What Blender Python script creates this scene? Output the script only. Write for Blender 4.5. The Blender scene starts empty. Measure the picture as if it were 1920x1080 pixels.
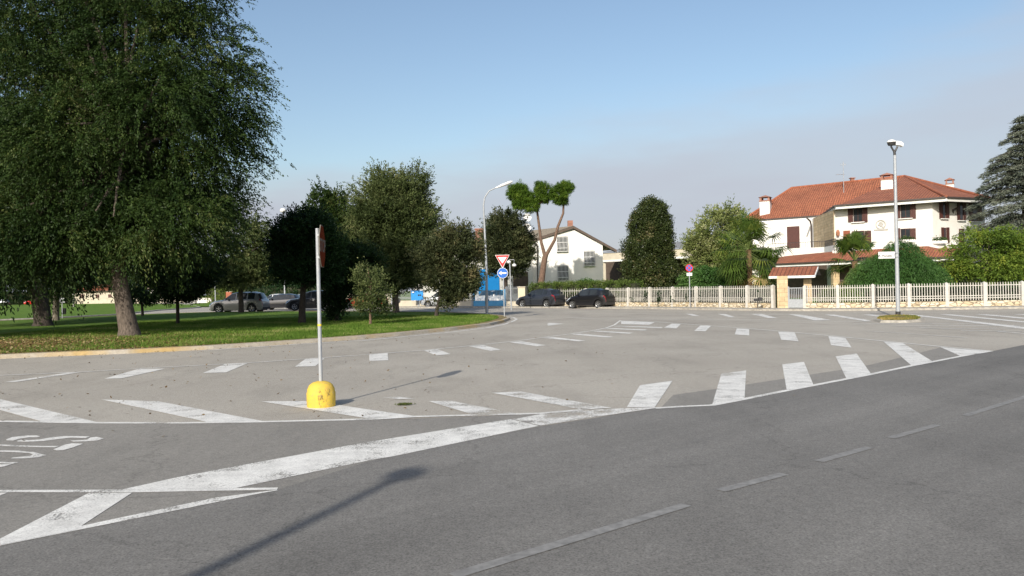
import bpy, math, random
import numpy as np
from mathutils import Vector, Matrix
S = bpy.context.scene
COL = S.collection
random.seed(7)
# ------------------------------------------------------------------ camera, sky, sun, exposure
F = 1493.0; ROLL = math.radians(1.2); HC = 1.65; HY = 540.0
cam = bpy.data.cameras.new('camera'); camo = bpy.data.objects.new('camera', cam); COL.objects.link(camo)
cam.sensor_width = 36; cam.lens = 36 * F / 1920; cam.clip_start = 0.1; cam.clip_end = 3000
cr, sr = math.cos(ROLL), math.sin(ROLL)
camo.matrix_world = Matrix(((cr, sr, 0, 0), (0, 0, -1, 0), (-sr, cr, 0, HC), (0, 0, 0, 1)))
S.camera = camo
SUN_EL = math.radians(28); SX, SY = 0.34, 0.94
w = bpy.data.worlds.new('World'); S.world = w; w.use_nodes = True
nt = w.node_tree; bg = nt.nodes['Background']; sky = nt.nodes.new('ShaderNodeTexSky')
sky.sky_type = 'NISHITA'; sky.sun_disc = False; sky.sun_elevation = SUN_EL
sky.sun_rotation = math.atan2(-SX, -SY) % (2 * math.pi); sky.dust_density = 2.2; sky.air_density = 1.15; sky.ozone_density = 1.6; sky.altitude = 100
# thin high cloud veil, part of the sky itself (by direction)
tc = nt.nodes.new('ShaderNodeTexCoord'); mp = nt.nodes.new('ShaderNodeMapping'); mp.inputs['Scale'].default_value = (1.0, 0.8, 4.2)
mp.inputs['Rotation'].default_value = (0, math.radians(16), 0)
nz = nt.nodes.new('ShaderNodeTexNoise'); nz.inputs['Scale'].default_value = 2.3; nz.inputs['Detail'].default_value = 5; nz.inputs['Roughness'].default_value = 0.5
sep = nt.nodes.new('ShaderNodeSeparateXYZ')
rp = nt.nodes.new('ShaderNodeValToRGB'); rp.color_ramp.elements[0].position = 0.36; rp.color_ramp.elements[1].position = 0.66
hz = nt.nodes.new('ShaderNodeMapRange'); hz.interpolation_type = 'SMOOTHSTEP'
hz.inputs['From Min'].default_value = 0.01; hz.inputs['From Max'].default_value = 0.115; hz.inputs['To Min'].default_value = 1.0; hz.inputs['To Max'].default_value = 0.0
tilt = nt.nodes.new('ShaderNodeMath'); tilt.operation = 'MULTIPLY_ADD'; tilt.inputs[1].default_value = -0.22   # veil reaches higher to the right
mul = nt.nodes.new('ShaderNodeMath'); mul.operation = 'MULTIPLY_ADD'; mul.inputs[1].default_value = 0.28
m2 = nt.nodes.new('ShaderNodeMath'); m2.operation = 'MULTIPLY'
mx = nt.nodes.new('ShaderNodeMix'); mx.data_type = 'RGBA'; mx.inputs[7].default_value = (3.52, 3.74, 4.28, 1)
L = nt.links.new
L(tc.outputs['Generated'], mp.inputs[0]); L(mp.outputs[0], nz.inputs['Vector']); L(nz.outputs['Fac'], rp.inputs[0])
L(tc.outputs['Generated'], sep.inputs[0]); L(sep.outputs['X'], tilt.inputs[0]); L(sep.outputs['Z'], tilt.inputs[2])
wob = nt.nodes.new('ShaderNodeMath'); wob.operation = 'MULTIPLY_ADD'; wob.inputs[1].default_value = -0.20; L(nz.outputs['Fac'], wob.inputs[0]); L(tilt.outputs[0], wob.inputs[2]); L(wob.outputs[0], hz.inputs['Value'])
L(rp.outputs[0], mul.inputs[0]); mul.inputs[2].default_value = 0.72; L(mul.outputs[0], m2.inputs[0]); L(hz.outputs[0], m2.inputs[1])
L(m2.outputs[0], mx.inputs[0]); L(sky.outputs[0], mx.inputs[6]); L(mx.outputs[2], bg.inputs[0]); bg.inputs[1].default_value = 0.107
sl = bpy.data.lights.new('sun', 'SUN'); sl.energy = 3.6; sl.angle = math.radians(0.5); sl.color = (1, 0.93, 0.82)
so = bpy.data.objects.new('sun', sl); COL.objects.link(so)
so.rotation_euler = Vector((SX * math.cos(SUN_EL), SY * math.cos(SUN_EL), -math.sin(SUN_EL))).to_track_quat('-Z', 'Y').to_euler()
so.location = (-20, -40, 40)
S.view_settings.view_transform = 'Standard'; S.view_settings.look = 'None'; S.view_settings.gamma = 1
S.view_settings.exposure = 0.5
S.render.engine = 'CYCLES'

# ------------------------------------------------------------------ pixel <-> world helpers (photo is 1920x1080)
def ray(px, py):
    u = (px - 960) / F; v = (HY - py) / F
    return u * cr + v * sr, -u * sr + v * cr       # per metre of depth: dx, dz
def G(px, py, z=0.0):
    dx, dz = ray(px, py); t = (z - HC) / dz
    return (dx * t, t)
def At(px, py, D):
    dx, dz = ray(px, py)
    return Vector((dx * D, D, HC + dz * D))
def X0(px, D):                                     # plan x at the horizon of that column
    return At(px, HY - math.tan(ROLL) * (px - 960), D).x
def Zr(px, py, D): return At(px, py, D).z
def onwall(A, B, px, py):
    dx, dz = ray(px, py)                           # t*(dx,1) = A + s*(B-A)
    ex, ey = B[0] - A[0], B[1] - A[1]
    t = (A[0] * ey - A[1] * ex) / (dx * ey - ex)
    s = ((dx * t - A[0]) * ex + (t - A[1]) * ey) / (ex * ex + ey * ey)
    return s, HC + dz * t

# ------------------------------------------------------------------ materials
def nodes(name):
    m = bpy.data.materials.new(name); m.use_nodes = True
    t = m.node_tree; return m, t, t.nodes['Principled BSDF']
def noise(t, scale, detail=4, rough=.55, co='Object', sc=None):
    c = t.nodes.new('ShaderNodeTexCoord'); n = t.nodes.new('ShaderNodeTexNoise')
    n.inputs['Scale'].default_value = scale; n.inputs['Detail'].default_value = detail; n.inputs['Roughness'].default_value = rough
    if sc:
        m = t.nodes.new('ShaderNodeMapping'); m.inputs['Scale'].default_value = sc
        t.links.new(c.outputs[co], m.inputs[0]); t.links.new(m.outputs[0], n.inputs['Vector'])
    else: t.links.new(c.outputs[co], n.inputs['Vector'])
    return n
def ramp(t, src, stops):
    r = t.nodes.new('ShaderNodeValToRGB'); e = r.color_ramp.elements
    while len(e) < len(stops): e.new(.5)
    for i, (p, c) in enumerate(stops):
        e[i].position = p; e[i].color = (c[0], c[1], c[2], 1) if hasattr(c, '__len__') else (c, c, c, 1)
    t.links.new(src, r.inputs[0]); return r
def mix(t, f, a, b, mode='MIX'):
    m = t.nodes.new('ShaderNodeMix'); m.data_type = 'RGBA'; m.blend_type = mode
    for k, v in ((0, f), (6, a), (7, b)):
        if hasattr(v, 'is_output') or hasattr(v, 'links'): t.links.new(v, m.inputs[k])
        elif k == 0: m.inputs[0].default_value = v
        else: m.inputs[k].default_value = (v[0], v[1], v[2], 1)
    return m.outputs[2]
def bump(t, b, src, strength=.3, dist=.02):
    n = t.nodes.new('ShaderNodeBump'); n.inputs['Strength'].default_value = strength; n.inputs['Distance'].default_value = dist
    t.links.new(src, n.inputs['Height']); t.links.new(n.outputs[0], b.inputs['Normal'])
def sc3(c, k): return tuple(min(1, x * k) for x in c)
def M(name, col, rough=.7, metal=0, var=.18, scale=3, bmp=0, bscale=30, coat=0):
    m, t, b = nodes(name)
    n = noise(t, scale, 5); r = ramp(t, n.outputs['Fac'], [(.3, sc3(col, 1 - var)), (.7, sc3(col, 1 + var))])
    t.links.new(r.outputs[0], b.inputs['Base Color'])
    b.inputs['Roughness'].default_value = rough; b.inputs['Metallic'].default_value = metal
    if coat: b.inputs['Coat Weight'].default_value = coat; b.inputs['Coat Roughness'].default_value = .05
    if bmp: bump(t, b, noise(t, bscale, 3).outputs['Fac'], bmp)
    return m
def asphalt(name, dark, light, speck=.5, stain=.35, streak=0):
    m, t, b = nodes(name)
    big = noise(t, .22, 5, .6); r = ramp(t, big.outputs['Fac'], [(.3, dark), (.7, light)])
    fine = noise(t, 62, 4, .85); rf = ramp(t, fine.outputs['Fac'], [(.32, 1 - speck), (.5, 1.0), (.68, 1 + speck * .8)])
    c = mix(t, 1.0, r.outputs[0], rf.outputs[0], 'MULTIPLY')
    mid = noise(t, 14, 4, .7); rm = ramp(t, mid.outputs['Fac'], [(.3, .86), (.7, 1.1)])
    c = mix(t, 1.0, c, rm.outputs[0], 'MULTIPLY')
    st = noise(t, .9, 6, .65, sc=(1, .35, 1)); rs = ramp(t, st.outputs['Fac'], [(.34, 1 - stain), (.5, 1.0)])
    c = mix(t, 1.0, c, rs.outputs[0], 'MULTIPLY')
    v = t.nodes.new('ShaderNodeTexVoronoi'); v.feature = 'DISTANCE_TO_EDGE'; v.inputs['Scale'].default_value = .23
    wn = noise(t, 1.3, 5, .6); tc_ = t.nodes.new('ShaderNodeTexCoord')
    ad = t.nodes.new('ShaderNodeVectorMath'); ad.operation = 'MULTIPLY_ADD'; ad.inputs[1].default_value = (1.2, 1.2, 1.2)
    t.links.new(wn.outputs['Color'], ad.inputs[0]); t.links.new(tc_.outputs['Object'], ad.inputs[2]); t.links.new(ad.outputs[0], v.inputs['Vector'])
    rc = ramp(t, v.outputs['Distance'], [(.0, .76), (.005, 1.0)])
    c = mix(t, 1.0, c, rc.outputs[0], 'MULTIPLY')
    pt = noise(t, .11, 3, .5); rpt = ramp(t, pt.outputs['Fac'], [(.38, .93), (.6, 1.03)]); c = mix(t, 1.0, c, rpt.outputs[0], 'MULTIPLY')
    if streak:   # tyre-polished lanes along the carriageway
        c3 = t.nodes.new('ShaderNodeTexCoord'); m3 = t.nodes.new('ShaderNodeMapping'); m3.vector_type = 'TEXTURE'; m3.inputs['Rotation'].default_value = (0, 0, math.radians(42)); m3.inputs['Scale'].default_value = (14, .8, 1)
        s3 = t.nodes.new('ShaderNodeTexNoise'); s3.inputs['Scale'].default_value = 1; s3.inputs['Detail'].default_value = 5; s3.inputs['Roughness'].default_value = .6
        t.links.new(c3.outputs['Object'], m3.inputs[0]); t.links.new(m3.outputs[0], s3.inputs['Vector']); r3 = ramp(t, s3.outputs['Fac'], [(.35, 1 - streak), (.65, 1 + streak)]); c = mix(t, 1.0, c, r3.outputs[0], 'MULTIPLY')
    t.links.new(c, b.inputs['Base Color']); b.inputs['Roughness'].default_value = .88; b.inputs['Specular IOR Level'].default_value = .3
    bump(t, b, fine.outputs['Fac'], .35, .01)
    return m
def paint(name, wear):
    m, t, b = nodes(name)
    n1 = noise(t, 55, 4, .75); n2 = noise(t, 1.7, 4, .6)
    ad = t.nodes.new('ShaderNodeMath'); ad.operation = 'MULTIPLY_ADD'; ad.inputs[1].default_value = .9
    t.links.new(n2.outputs['Fac'], ad.inputs[0]); t.links.new(n1.outputs['Fac'], ad.inputs[2])
    r = ramp(t, ad.outputs[0], [(wear, 0.0), (wear + .05, 1.0)])
    tr = t.nodes.new('ShaderNodeBsdfTransparent'); ms = t.nodes.new('ShaderNodeMixShader')
    out = t.nodes['Material Output']
    t.links.new(r.outputs[0], ms.inputs[0]); t.links.new(tr.outputs[0], ms.inputs[1]); t.links.new(b.outputs[0], ms.inputs[2]); t.links.new(ms.outputs[0], out.inputs[0])
    d = noise(t, 3.5, 5, .7); rc = ramp(t, d.outputs['Fac'], [(.3, (.56, .55, .52)), (.62, (.76, .75, .71))])
    f = noise(t, 70, 2, .7); rf = ramp(t, f.outputs['Fac'], [(.34, .74), (.55, 1.04)])
    t.links.new(mix(t, 1.0, rc.outputs[0], rf.outputs[0], 'MULTIPLY'), b.inputs['Base Color']); b.inputs['Roughness'].default_value = .75
    return m
def foliage(name, c1, c2, c3=None, trans=.3, rough=.55):
    m = bpy.data.materials.new(name); m.use_nodes = True; t = m.node_tree; b = t.nodes['Principled BSDF']; out = t.nodes['Material Output']
    a = t.nodes.new('ShaderNodeAttribute'); a.attribute_name = 'tint'
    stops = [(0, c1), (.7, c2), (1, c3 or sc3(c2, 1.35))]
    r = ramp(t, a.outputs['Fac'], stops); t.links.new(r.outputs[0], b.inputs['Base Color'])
    b.inputs['Roughness'].default_value = rough; b.inputs['Specular IOR Level'].default_value = .18
    tl = t.nodes.new('ShaderNodeBsdfTranslucent'); t.links.new(r.outputs[0], tl.inputs[0])
    ms = t.nodes.new('ShaderNodeMixShader'); ms.inputs[0].default_value = trans
    t.links.new(b.outputs[0], ms.inputs[1]); t.links.new(tl.outputs[0], ms.inputs[2]); t.links.new(ms.outputs[0], out.inputs[0])
    return m
def bark(name, a, bcol, sc=(6, 6, 1.2), st=.8):
    m, t, b = nodes(name); n = noise(t, 3.5, 6, .7, sc=sc)
    r = ramp(t, n.outputs['Fac'], [(.32, a), (.66, bcol)]); t.links.new(r.outputs[0], b.inputs['Base Color']); b.inputs['Roughness'].default_value = .95
    bump(t, b, n.outputs['Fac'], st, .06); return m
def stonewall(name, c1, c2, gap, scale=5, st=(1, 1, 2.0), bs=.7):
    m, t, b = nodes(name)
    c = t.nodes.new('ShaderNodeTexCoord'); mp_ = t.nodes.new('ShaderNodeMapping'); mp_.inputs['Scale'].default_value = st; t.links.new(c.outputs['Object'], mp_.inputs[0])
    v = t.nodes.new('ShaderNodeTexVoronoi'); v.inputs['Scale'].default_value = scale; t.links.new(mp_.outputs[0], v.inputs['Vector'])
    e = t.nodes.new('ShaderNodeTexVoronoi'); e.feature = 'DISTANCE_TO_EDGE'; e.inputs['Scale'].default_value = scale; t.links.new(mp_.outputs[0], e.inputs['Vector'])
    sp = t.nodes.new('ShaderNodeSeparateColor'); t.links.new(v.outputs['Color'], sp.inputs[0])
    r = ramp(t, sp.outputs[0], [(0, c1), (1, c2)]); g = ramp(t, e.outputs['Distance'], [(.03, 1.0), (.10, 0.0)])
    t.links.new(mix(t, g.outputs[0], r.outputs[0], gap), b.inputs['Base Color']); b.inputs['Roughness'].default_value = .9
    bump(t, b, e.outputs['Distance'], bs, .06); return m
def brickmat(name, c1, c2, mortar, scale=6, bw=.5, rh=.25, ms=.02, uv=False):
    m, t, b = nodes(name); k = t.nodes.new('ShaderNodeTexBrick'); c = t.nodes.new('ShaderNodeTexCoord')
    if uv: t.links.new(c.outputs['UV'], k.inputs['Vector'])
    else:
        mp_ = t.nodes.new('ShaderNodeMapping'); mp_.inputs['Rotation'].default_value = (math.radians(90), 0, 0)
        t.links.new(c.outputs['Object'], mp_.inputs[0]); t.links.new(mp_.outputs[0], k.inputs['Vector'])
    k.inputs['Color1'].default_value = (*c1, 1); k.inputs['Color2'].default_value = (*c2, 1); k.inputs['Mortar'].default_value = (*mortar, 1)
    k.inputs['Scale'].default_value = scale; k.inputs['Brick Width'].default_value = bw; k.inputs['Row Height'].default_value = rh; k.inputs['Mortar Size'].default_value = ms
    n = noise(t, 2.2, 5, .7); rn = ramp(t, n.outputs['Fac'], [(.3, .72), (.7, 1.18)])
    t.links.new(mix(t, 1.0, k.outputs['Color'], rn.outputs[0], 'MULTIPLY'), b.inputs['Base Color']); b.inputs['Roughness'].default_value = .85
    bump(t, b, k.outputs['Fac'], -.6, .03); return m
def tilemat(name):
    m, t, b = nodes(name); c = t.nodes.new('ShaderNodeTexCoord')
    k = t.nodes.new('ShaderNodeTexBrick'); t.links.new(c.outputs['UV'], k.inputs['Vector'])
    k.inputs['Color1'].default_value = (.32, .118, .062, 1); k.inputs['Color2'].default_value = (.275, .094, .050, 1); k.inputs['Mortar'].default_value = (.15, .05, .028, 1)
    k.inputs['Scale'].default_value = 1; k.inputs['Brick Width'].default_value = .24; k.inputs['Row Height'].default_value = .34; k.inputs['Mortar Size'].default_value = .018; k.offset = 0
    n = noise(t, .7, 6, .75); rn = ramp(t, n.outputs['Fac'], [(.3, .76), (.7, 1.2)])
    n2 = noise(t, 9, 3, .7); r2 = ramp(t, n2.outputs['Fac'], [(.3, .75), (.7, 1.2)])
    col = mix(t, 1.0, mix(t, 1.0, k.outputs['Color'], rn.outputs[0], 'MULTIPLY'), r2.outputs[0], 'MULTIPLY')
    t.links.new(col, b.inputs['Base Color']); b.inputs['Roughness'].default_value = .85
    wv = t.nodes.new('ShaderNodeTexWave'); wv.inputs['Scale'].default_value = 1.31; wv.bands_direction = 'X'; t.links.new(c.outputs['UV'], wv.inputs['Vector'])
    bump(t, b, wv.outputs['Fac'], .8, .06); return m
MT = dict(
    asphalt_old=asphalt('asphalt_old', (.358, .330, .284), (.402, .374, .325), .6, .13),
    asphalt_front=asphalt('asphalt_front', (.170, .164, .153), (.196, .189, .176), .55, .12, .10),
    asphalt_patch=asphalt('asphalt_patch', (.235, .224, .204), (.272, .258, .232), .42, .14),
    paint=paint('road_paint', .79), worn=paint('road_paint_worn', .90), faint=M('road_paint_faint', (.208, .205, .197), .85, var=.25, scale=14),
    kerb=M('kerb_concrete', (.34, .32, .28), .9, var=.3, scale=6, bmp=.4),
    pave=M('pavement', (.30, .285, .26), .9, var=.15, scale=2, bmp=.2),
    white=M('white_render', (.72, .705, .665), .85, var=.07, scale=.8, bmp=.1, bscale=60),
    cream=M('cream_render', (.62, .55, .40), .85, var=.08, scale=1.5),
    beige=M('beige_concrete', (.52, .47, .37), .85, var=.12, scale=1.5),
    trimw=M('white_trim', (.72, .72, .70), .6, var=.05),
    shutter=M('brown_shutter', (.07, .022, .016), .55, var=.15, scale=8),
    shutterred=M('orange_brown_shutter', (.24, .07, .03), .55, var=.15, scale=8),
    glass=M('window_glass', (.03, .035, .04), .08, var=.3, scale=.8),
    dark=M('dark_metal', (.035, .035, .035), .5, var=.2),
    gutter=M('dark_gutter', (.06, .045, .04), .5, var=.2),
    galv=M('galvanised_steel', (.42, .43, .44), .45, .6, var=.12, scale=9),
    galvl=M('pale_painted_steel', (.36, .38, .40), .5, .15, var=.1, scale=9),
    fencew=M('white_concrete_fence', (.52, .50, .455), .85, var=.12, scale=5, bmp=.2),
    rubble=stonewall('rubble_stone', (.66, .60, .48), (.50, .40, .25), (.20, .16, .11), 3.2, (1, 1, 2.2)),
    stone=brickmat('tan_stone_blocks', (.60, .47, .29), (.52, .39, .23), (.34, .26, .16), 1, .55, .26, .012),
    tiles=tilemat('red_clay_tiles'),
    greytile=M('brown_grey_tiles', (.22, .185, .14), .9, var=.25, scale=5, bmp=.4),
    brick=brickmat('chimney_brick', (.34, .13, .08), (.28, .10, .06), (.3, .26, .22), 1, .24, .08, .008),
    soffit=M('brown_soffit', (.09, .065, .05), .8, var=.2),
    blue=M('blue_paint', (.02, .16, .42), .5, var=.1), lblue=M('light_blue_paint', (.10, .36, .62), .5, var=.1),
    board=M('blue_board', (.015, .25, .66), .45, var=.05),
    signred=M('faded_sign_red', (.13, .030, .014), .5, var=.15, scale=12), signredb=M('sign_red', (.55, .02, .02), .4, var=.05),
    signblue=M('sign_blue', (.015, .13, .52), .4, var=.05), signwhite=M('sign_white', (.78, .78, .76), .4, var=.04),
    signfade=M('faded_sign_white', (.17, .155, .13), .5, var=.15, scale=15),
    black=M('black_text', (.015, .015, .015), .5, var=.05),
    tyre=M('tyre_rubber', (.02, .02, .02), .85, var=.2), rim=M('alloy_rim', (.45, .46, .47), .3, .7, var=.1),
    carglass=M('car_glass', (.025, .03, .035), .06, var=.3, scale=1), under=M('underbody', (.012, .012, .012), .9),
    tail=M('tail_light_red', (.22, .012, .016), .2, var=.1), head=M('headlight_clear', (.62, .64, .66), .15, .2, var=.1),
    plate=M('number_plate', (.75, .75, .74), .5, var=.03), plastic=M('black_plastic', (.03, .03, .032), .6),
    bark=bark('grey_brown_bark', (.045, .034, .026), (.19, .155, .125)),
    barkdark=bark('dark_bark', (.02, .016, .012), (.08, .062, .05)),
    barkpine=bark('pine_bark', (.07, .042, .03), (.24, .155, .11), (4, 4, 2.5)),
    barkpale=bark('pale_bark', (.12, .10, .08), (.30, .26, .21)),
    lampglass=M('lamp_cover', (.75, .75, .72), .3, var=.04),
    earth=M('brown_earth', (.16, .11, .06), 1, var=.4, scale=4, bmp=.5, bscale=20),
    hedgecore=M('hedge_twigs', (.03, .035, .015), 1, var=.3),
)
# yellow concrete base
def yellowbase():
    m, t, b = nodes('yellow_painted_concrete')
    n = noise(t, 5, 6, .7); r = ramp(t, n.outputs['Fac'], [(.3, (.56, .37, .08)), (.6, (.68, .47, .05))])
    n2 = noise(t, 9, 6, .8); r2 = ramp(t, n2.outputs['Fac'], [(.55, 0.0), (.68, .9)])
    c = mix(t, r2.outputs[0], r.outputs[0], (.36, .28, .16))
    n3 = noise(t, 3, 5, .8, sc=(1, 1, .5)); r3 = ramp(t, n3.outputs['Fac'], [(.585, 0.0), (.65, .8)])
    c = mix(t, r3.outputs[0], c, (.05, .045, .035))
    t.links.new(c, b.inputs['Base Color']); b.inputs['Roughness'].default_value = .8; bump(t, b, n2.outputs['Fac'], .5, .02); return m
MT['yellow'] = yellowbase()
def kerbyellow():
    m, t, b = nodes('kerb_with_worn_yellow_paint')
    n = noise(t, .55, 3, .6); r = ramp(t, n.outputs['Fac'], [(.47, 0.0), (.66, .7)])
    n2 = noise(t, 9, 5, .8); r2 = ramp(t, n2.outputs['Fac'], [(.3, (.30, .27, .22)), (.7, (.46, .42, .35))])
    n3 = noise(t, 6, 5, .8); r3 = ramp(t, n3.outputs['Fac'], [(.3, (.34, .22, .06)), (.7, (.52, .34, .09))])
    t.links.new(mix(t, r.outputs[0], r2.outputs[0], r3.outputs[0]), b.inputs['Base Color']); b.inputs['Roughness'].default_value = .95
    bump(t, b, n2.outputs['Fac'], .5, .03); return m
MT['kerby'] = kerbyellow()
def grassmat(name, brown):
    m, t, b = nodes(name)
    n = noise(t, 1.1, 6, .7); r = ramp(t, n.outputs['Fac'], [(.3, (.07, .135, .02)), (.55, (.12, .205, .034)), (.75, (.21, .235, .07))])
    f = noise(t, 26, 4, .8); rf = ramp(t, f.outputs['Fac'], [(.3, .6), (.7, 1.35)])
    c = mix(t, 1.0, r.outputs[0], rf.outputs[0], 'MULTIPLY')
    if brown:   # dry leaf litter around the trunks and the left end of the island
        tc_ = t.nodes.new('ShaderNodeTexCoord')
        vm = t.nodes.new('ShaderNodeVectorMath'); vm.operation = 'DISTANCE'; vm.inputs[1].default_value = (-18.5, 26.5, .12); t.links.new(tc_.outputs['Object'], vm.inputs[0])
        mr = t.nodes.new('ShaderNodeMapRange'); mr.inputs['From Min'].default_value = 4.5; mr.inputs['From Max'].default_value = 13; mr.inputs['To Min'].default_value = .85; mr.inputs['To Max'].default_value = 0
        t.links.new(vm.outputs['Value'], mr.inputs['Value'])
        n5 = noise(t, .8, 5, .7); ad = t.nodes.new('ShaderNodeMath'); ad.operation = 'ADD'; t.links.new(mr.outputs[0], ad.inputs[0]); t.links.new(n5.outputs['Fac'], ad.inputs[1])
        r5 = ramp(t, ad.outputs[0], [(.66, 0.0), (1.0, .85)])
        n6 = noise(t, 12, 5, .8); r6 = ramp(t, n6.outputs['Fac'], [(.3, (.09, .055, .022)), (.6, (.24, .145, .05)), (.75, (.40, .27, .09))])
        c = mix(t, r5.outputs[0], c, r6.outputs[0])
    t.links.new(c, b.inputs['Base Color']); b.inputs['Roughness'].default_value = 1; b.inputs['Specular IOR Level'].default_value = .1
    bump(t, b, f.outputs['Fac'], 1, .06); return m
for k_ in ('signred', 'signfade'):
    MT[k_].node_tree.nodes['Principled BSDF'].inputs['Specular IOR Level'].default_value = 0; MT[k_].node_tree.nodes['Principled BSDF'].inputs['Roughness'].default_value = 1
MT['grass'] = grassmat('lawn_grass', True); MT['grass2'] = grassmat('far_grass', False)
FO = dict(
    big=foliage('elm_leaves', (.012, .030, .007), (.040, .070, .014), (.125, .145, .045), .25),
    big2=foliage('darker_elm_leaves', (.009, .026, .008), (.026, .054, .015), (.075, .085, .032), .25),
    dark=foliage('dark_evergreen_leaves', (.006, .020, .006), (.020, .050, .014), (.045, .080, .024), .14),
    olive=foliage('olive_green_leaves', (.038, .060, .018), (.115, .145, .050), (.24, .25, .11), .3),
    lime=foliage('light_green_leaves', (.068, .112, .021), (.158, .217, .045), (.285, .315, .090), .32),
    pine=foliage('pine_needles', (.035, .075, .010), (.105, .185, .020), (.24, .32, .05), .25),
    drygrass=foliage('dry_grass', (.07, .12, .02), (.30, .23, .07), (.46, .34, .13), .2, .8),
    laurel=foliage('laurel_leaves', (.022, .036, .012), (.055, .072, .022), (.20, .17, .085), .15, .35),
    pale=foliage('pale_flowering_leaves', (.090, .135, .030), (.255, .285, .105), (.600, .600, .360), .25),
    reddish=foliage('bronze_green_leaves', (.030, .044, .018), (.088, .100, .042), (.18, .155, .075), .25),
    palm=foliage('palm_fronds', (.035, .070, .012), (.095, .150, .028), (.26, .28, .06), .28, .4),
    palmdry=foliage('dry_palm_fronds', (.208, .130, .052), (.390, .286, .117), (.468, .390, .169), .2),
    weep=foliage('weeping_conifer_needles', (.027, .074, .016), (.061, .135, .030), (.115, .189, .054), .15),
    cedar=foliage('cedar_needles', (.085, .105, .078), (.17, .19, .145), (.30, .30, .22), .12),
    yg=foliage('yellow_green_leaves', (.067, .123, .019), (.162, .237, .034), (.323, .361, .057), .3),
    hedge=foliage('hedge_leaves', (.045, .083, .015), (.112, .158, .033), (.195, .225, .060), .2),
    blade=foliage('grass_blades', (.07, .14, .018), (.13, .215, .032), (.27, .29, .10), .3, .8),
    weedy=foliage('weed_leaves', (.05, .07, .02), (.10, .12, .035), (.20, .17, .07), .2, .8),
    dry=foliage('fallen_dry_leaves', (.09, .06, .03), (.27, .19, .08), (.52, .43, .24), .1, .8),
    flower=foliage('balcony_flowers', (.03, .07, .02), (.06, .10, .03), (.45, .12, .10), .2),
)
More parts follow.
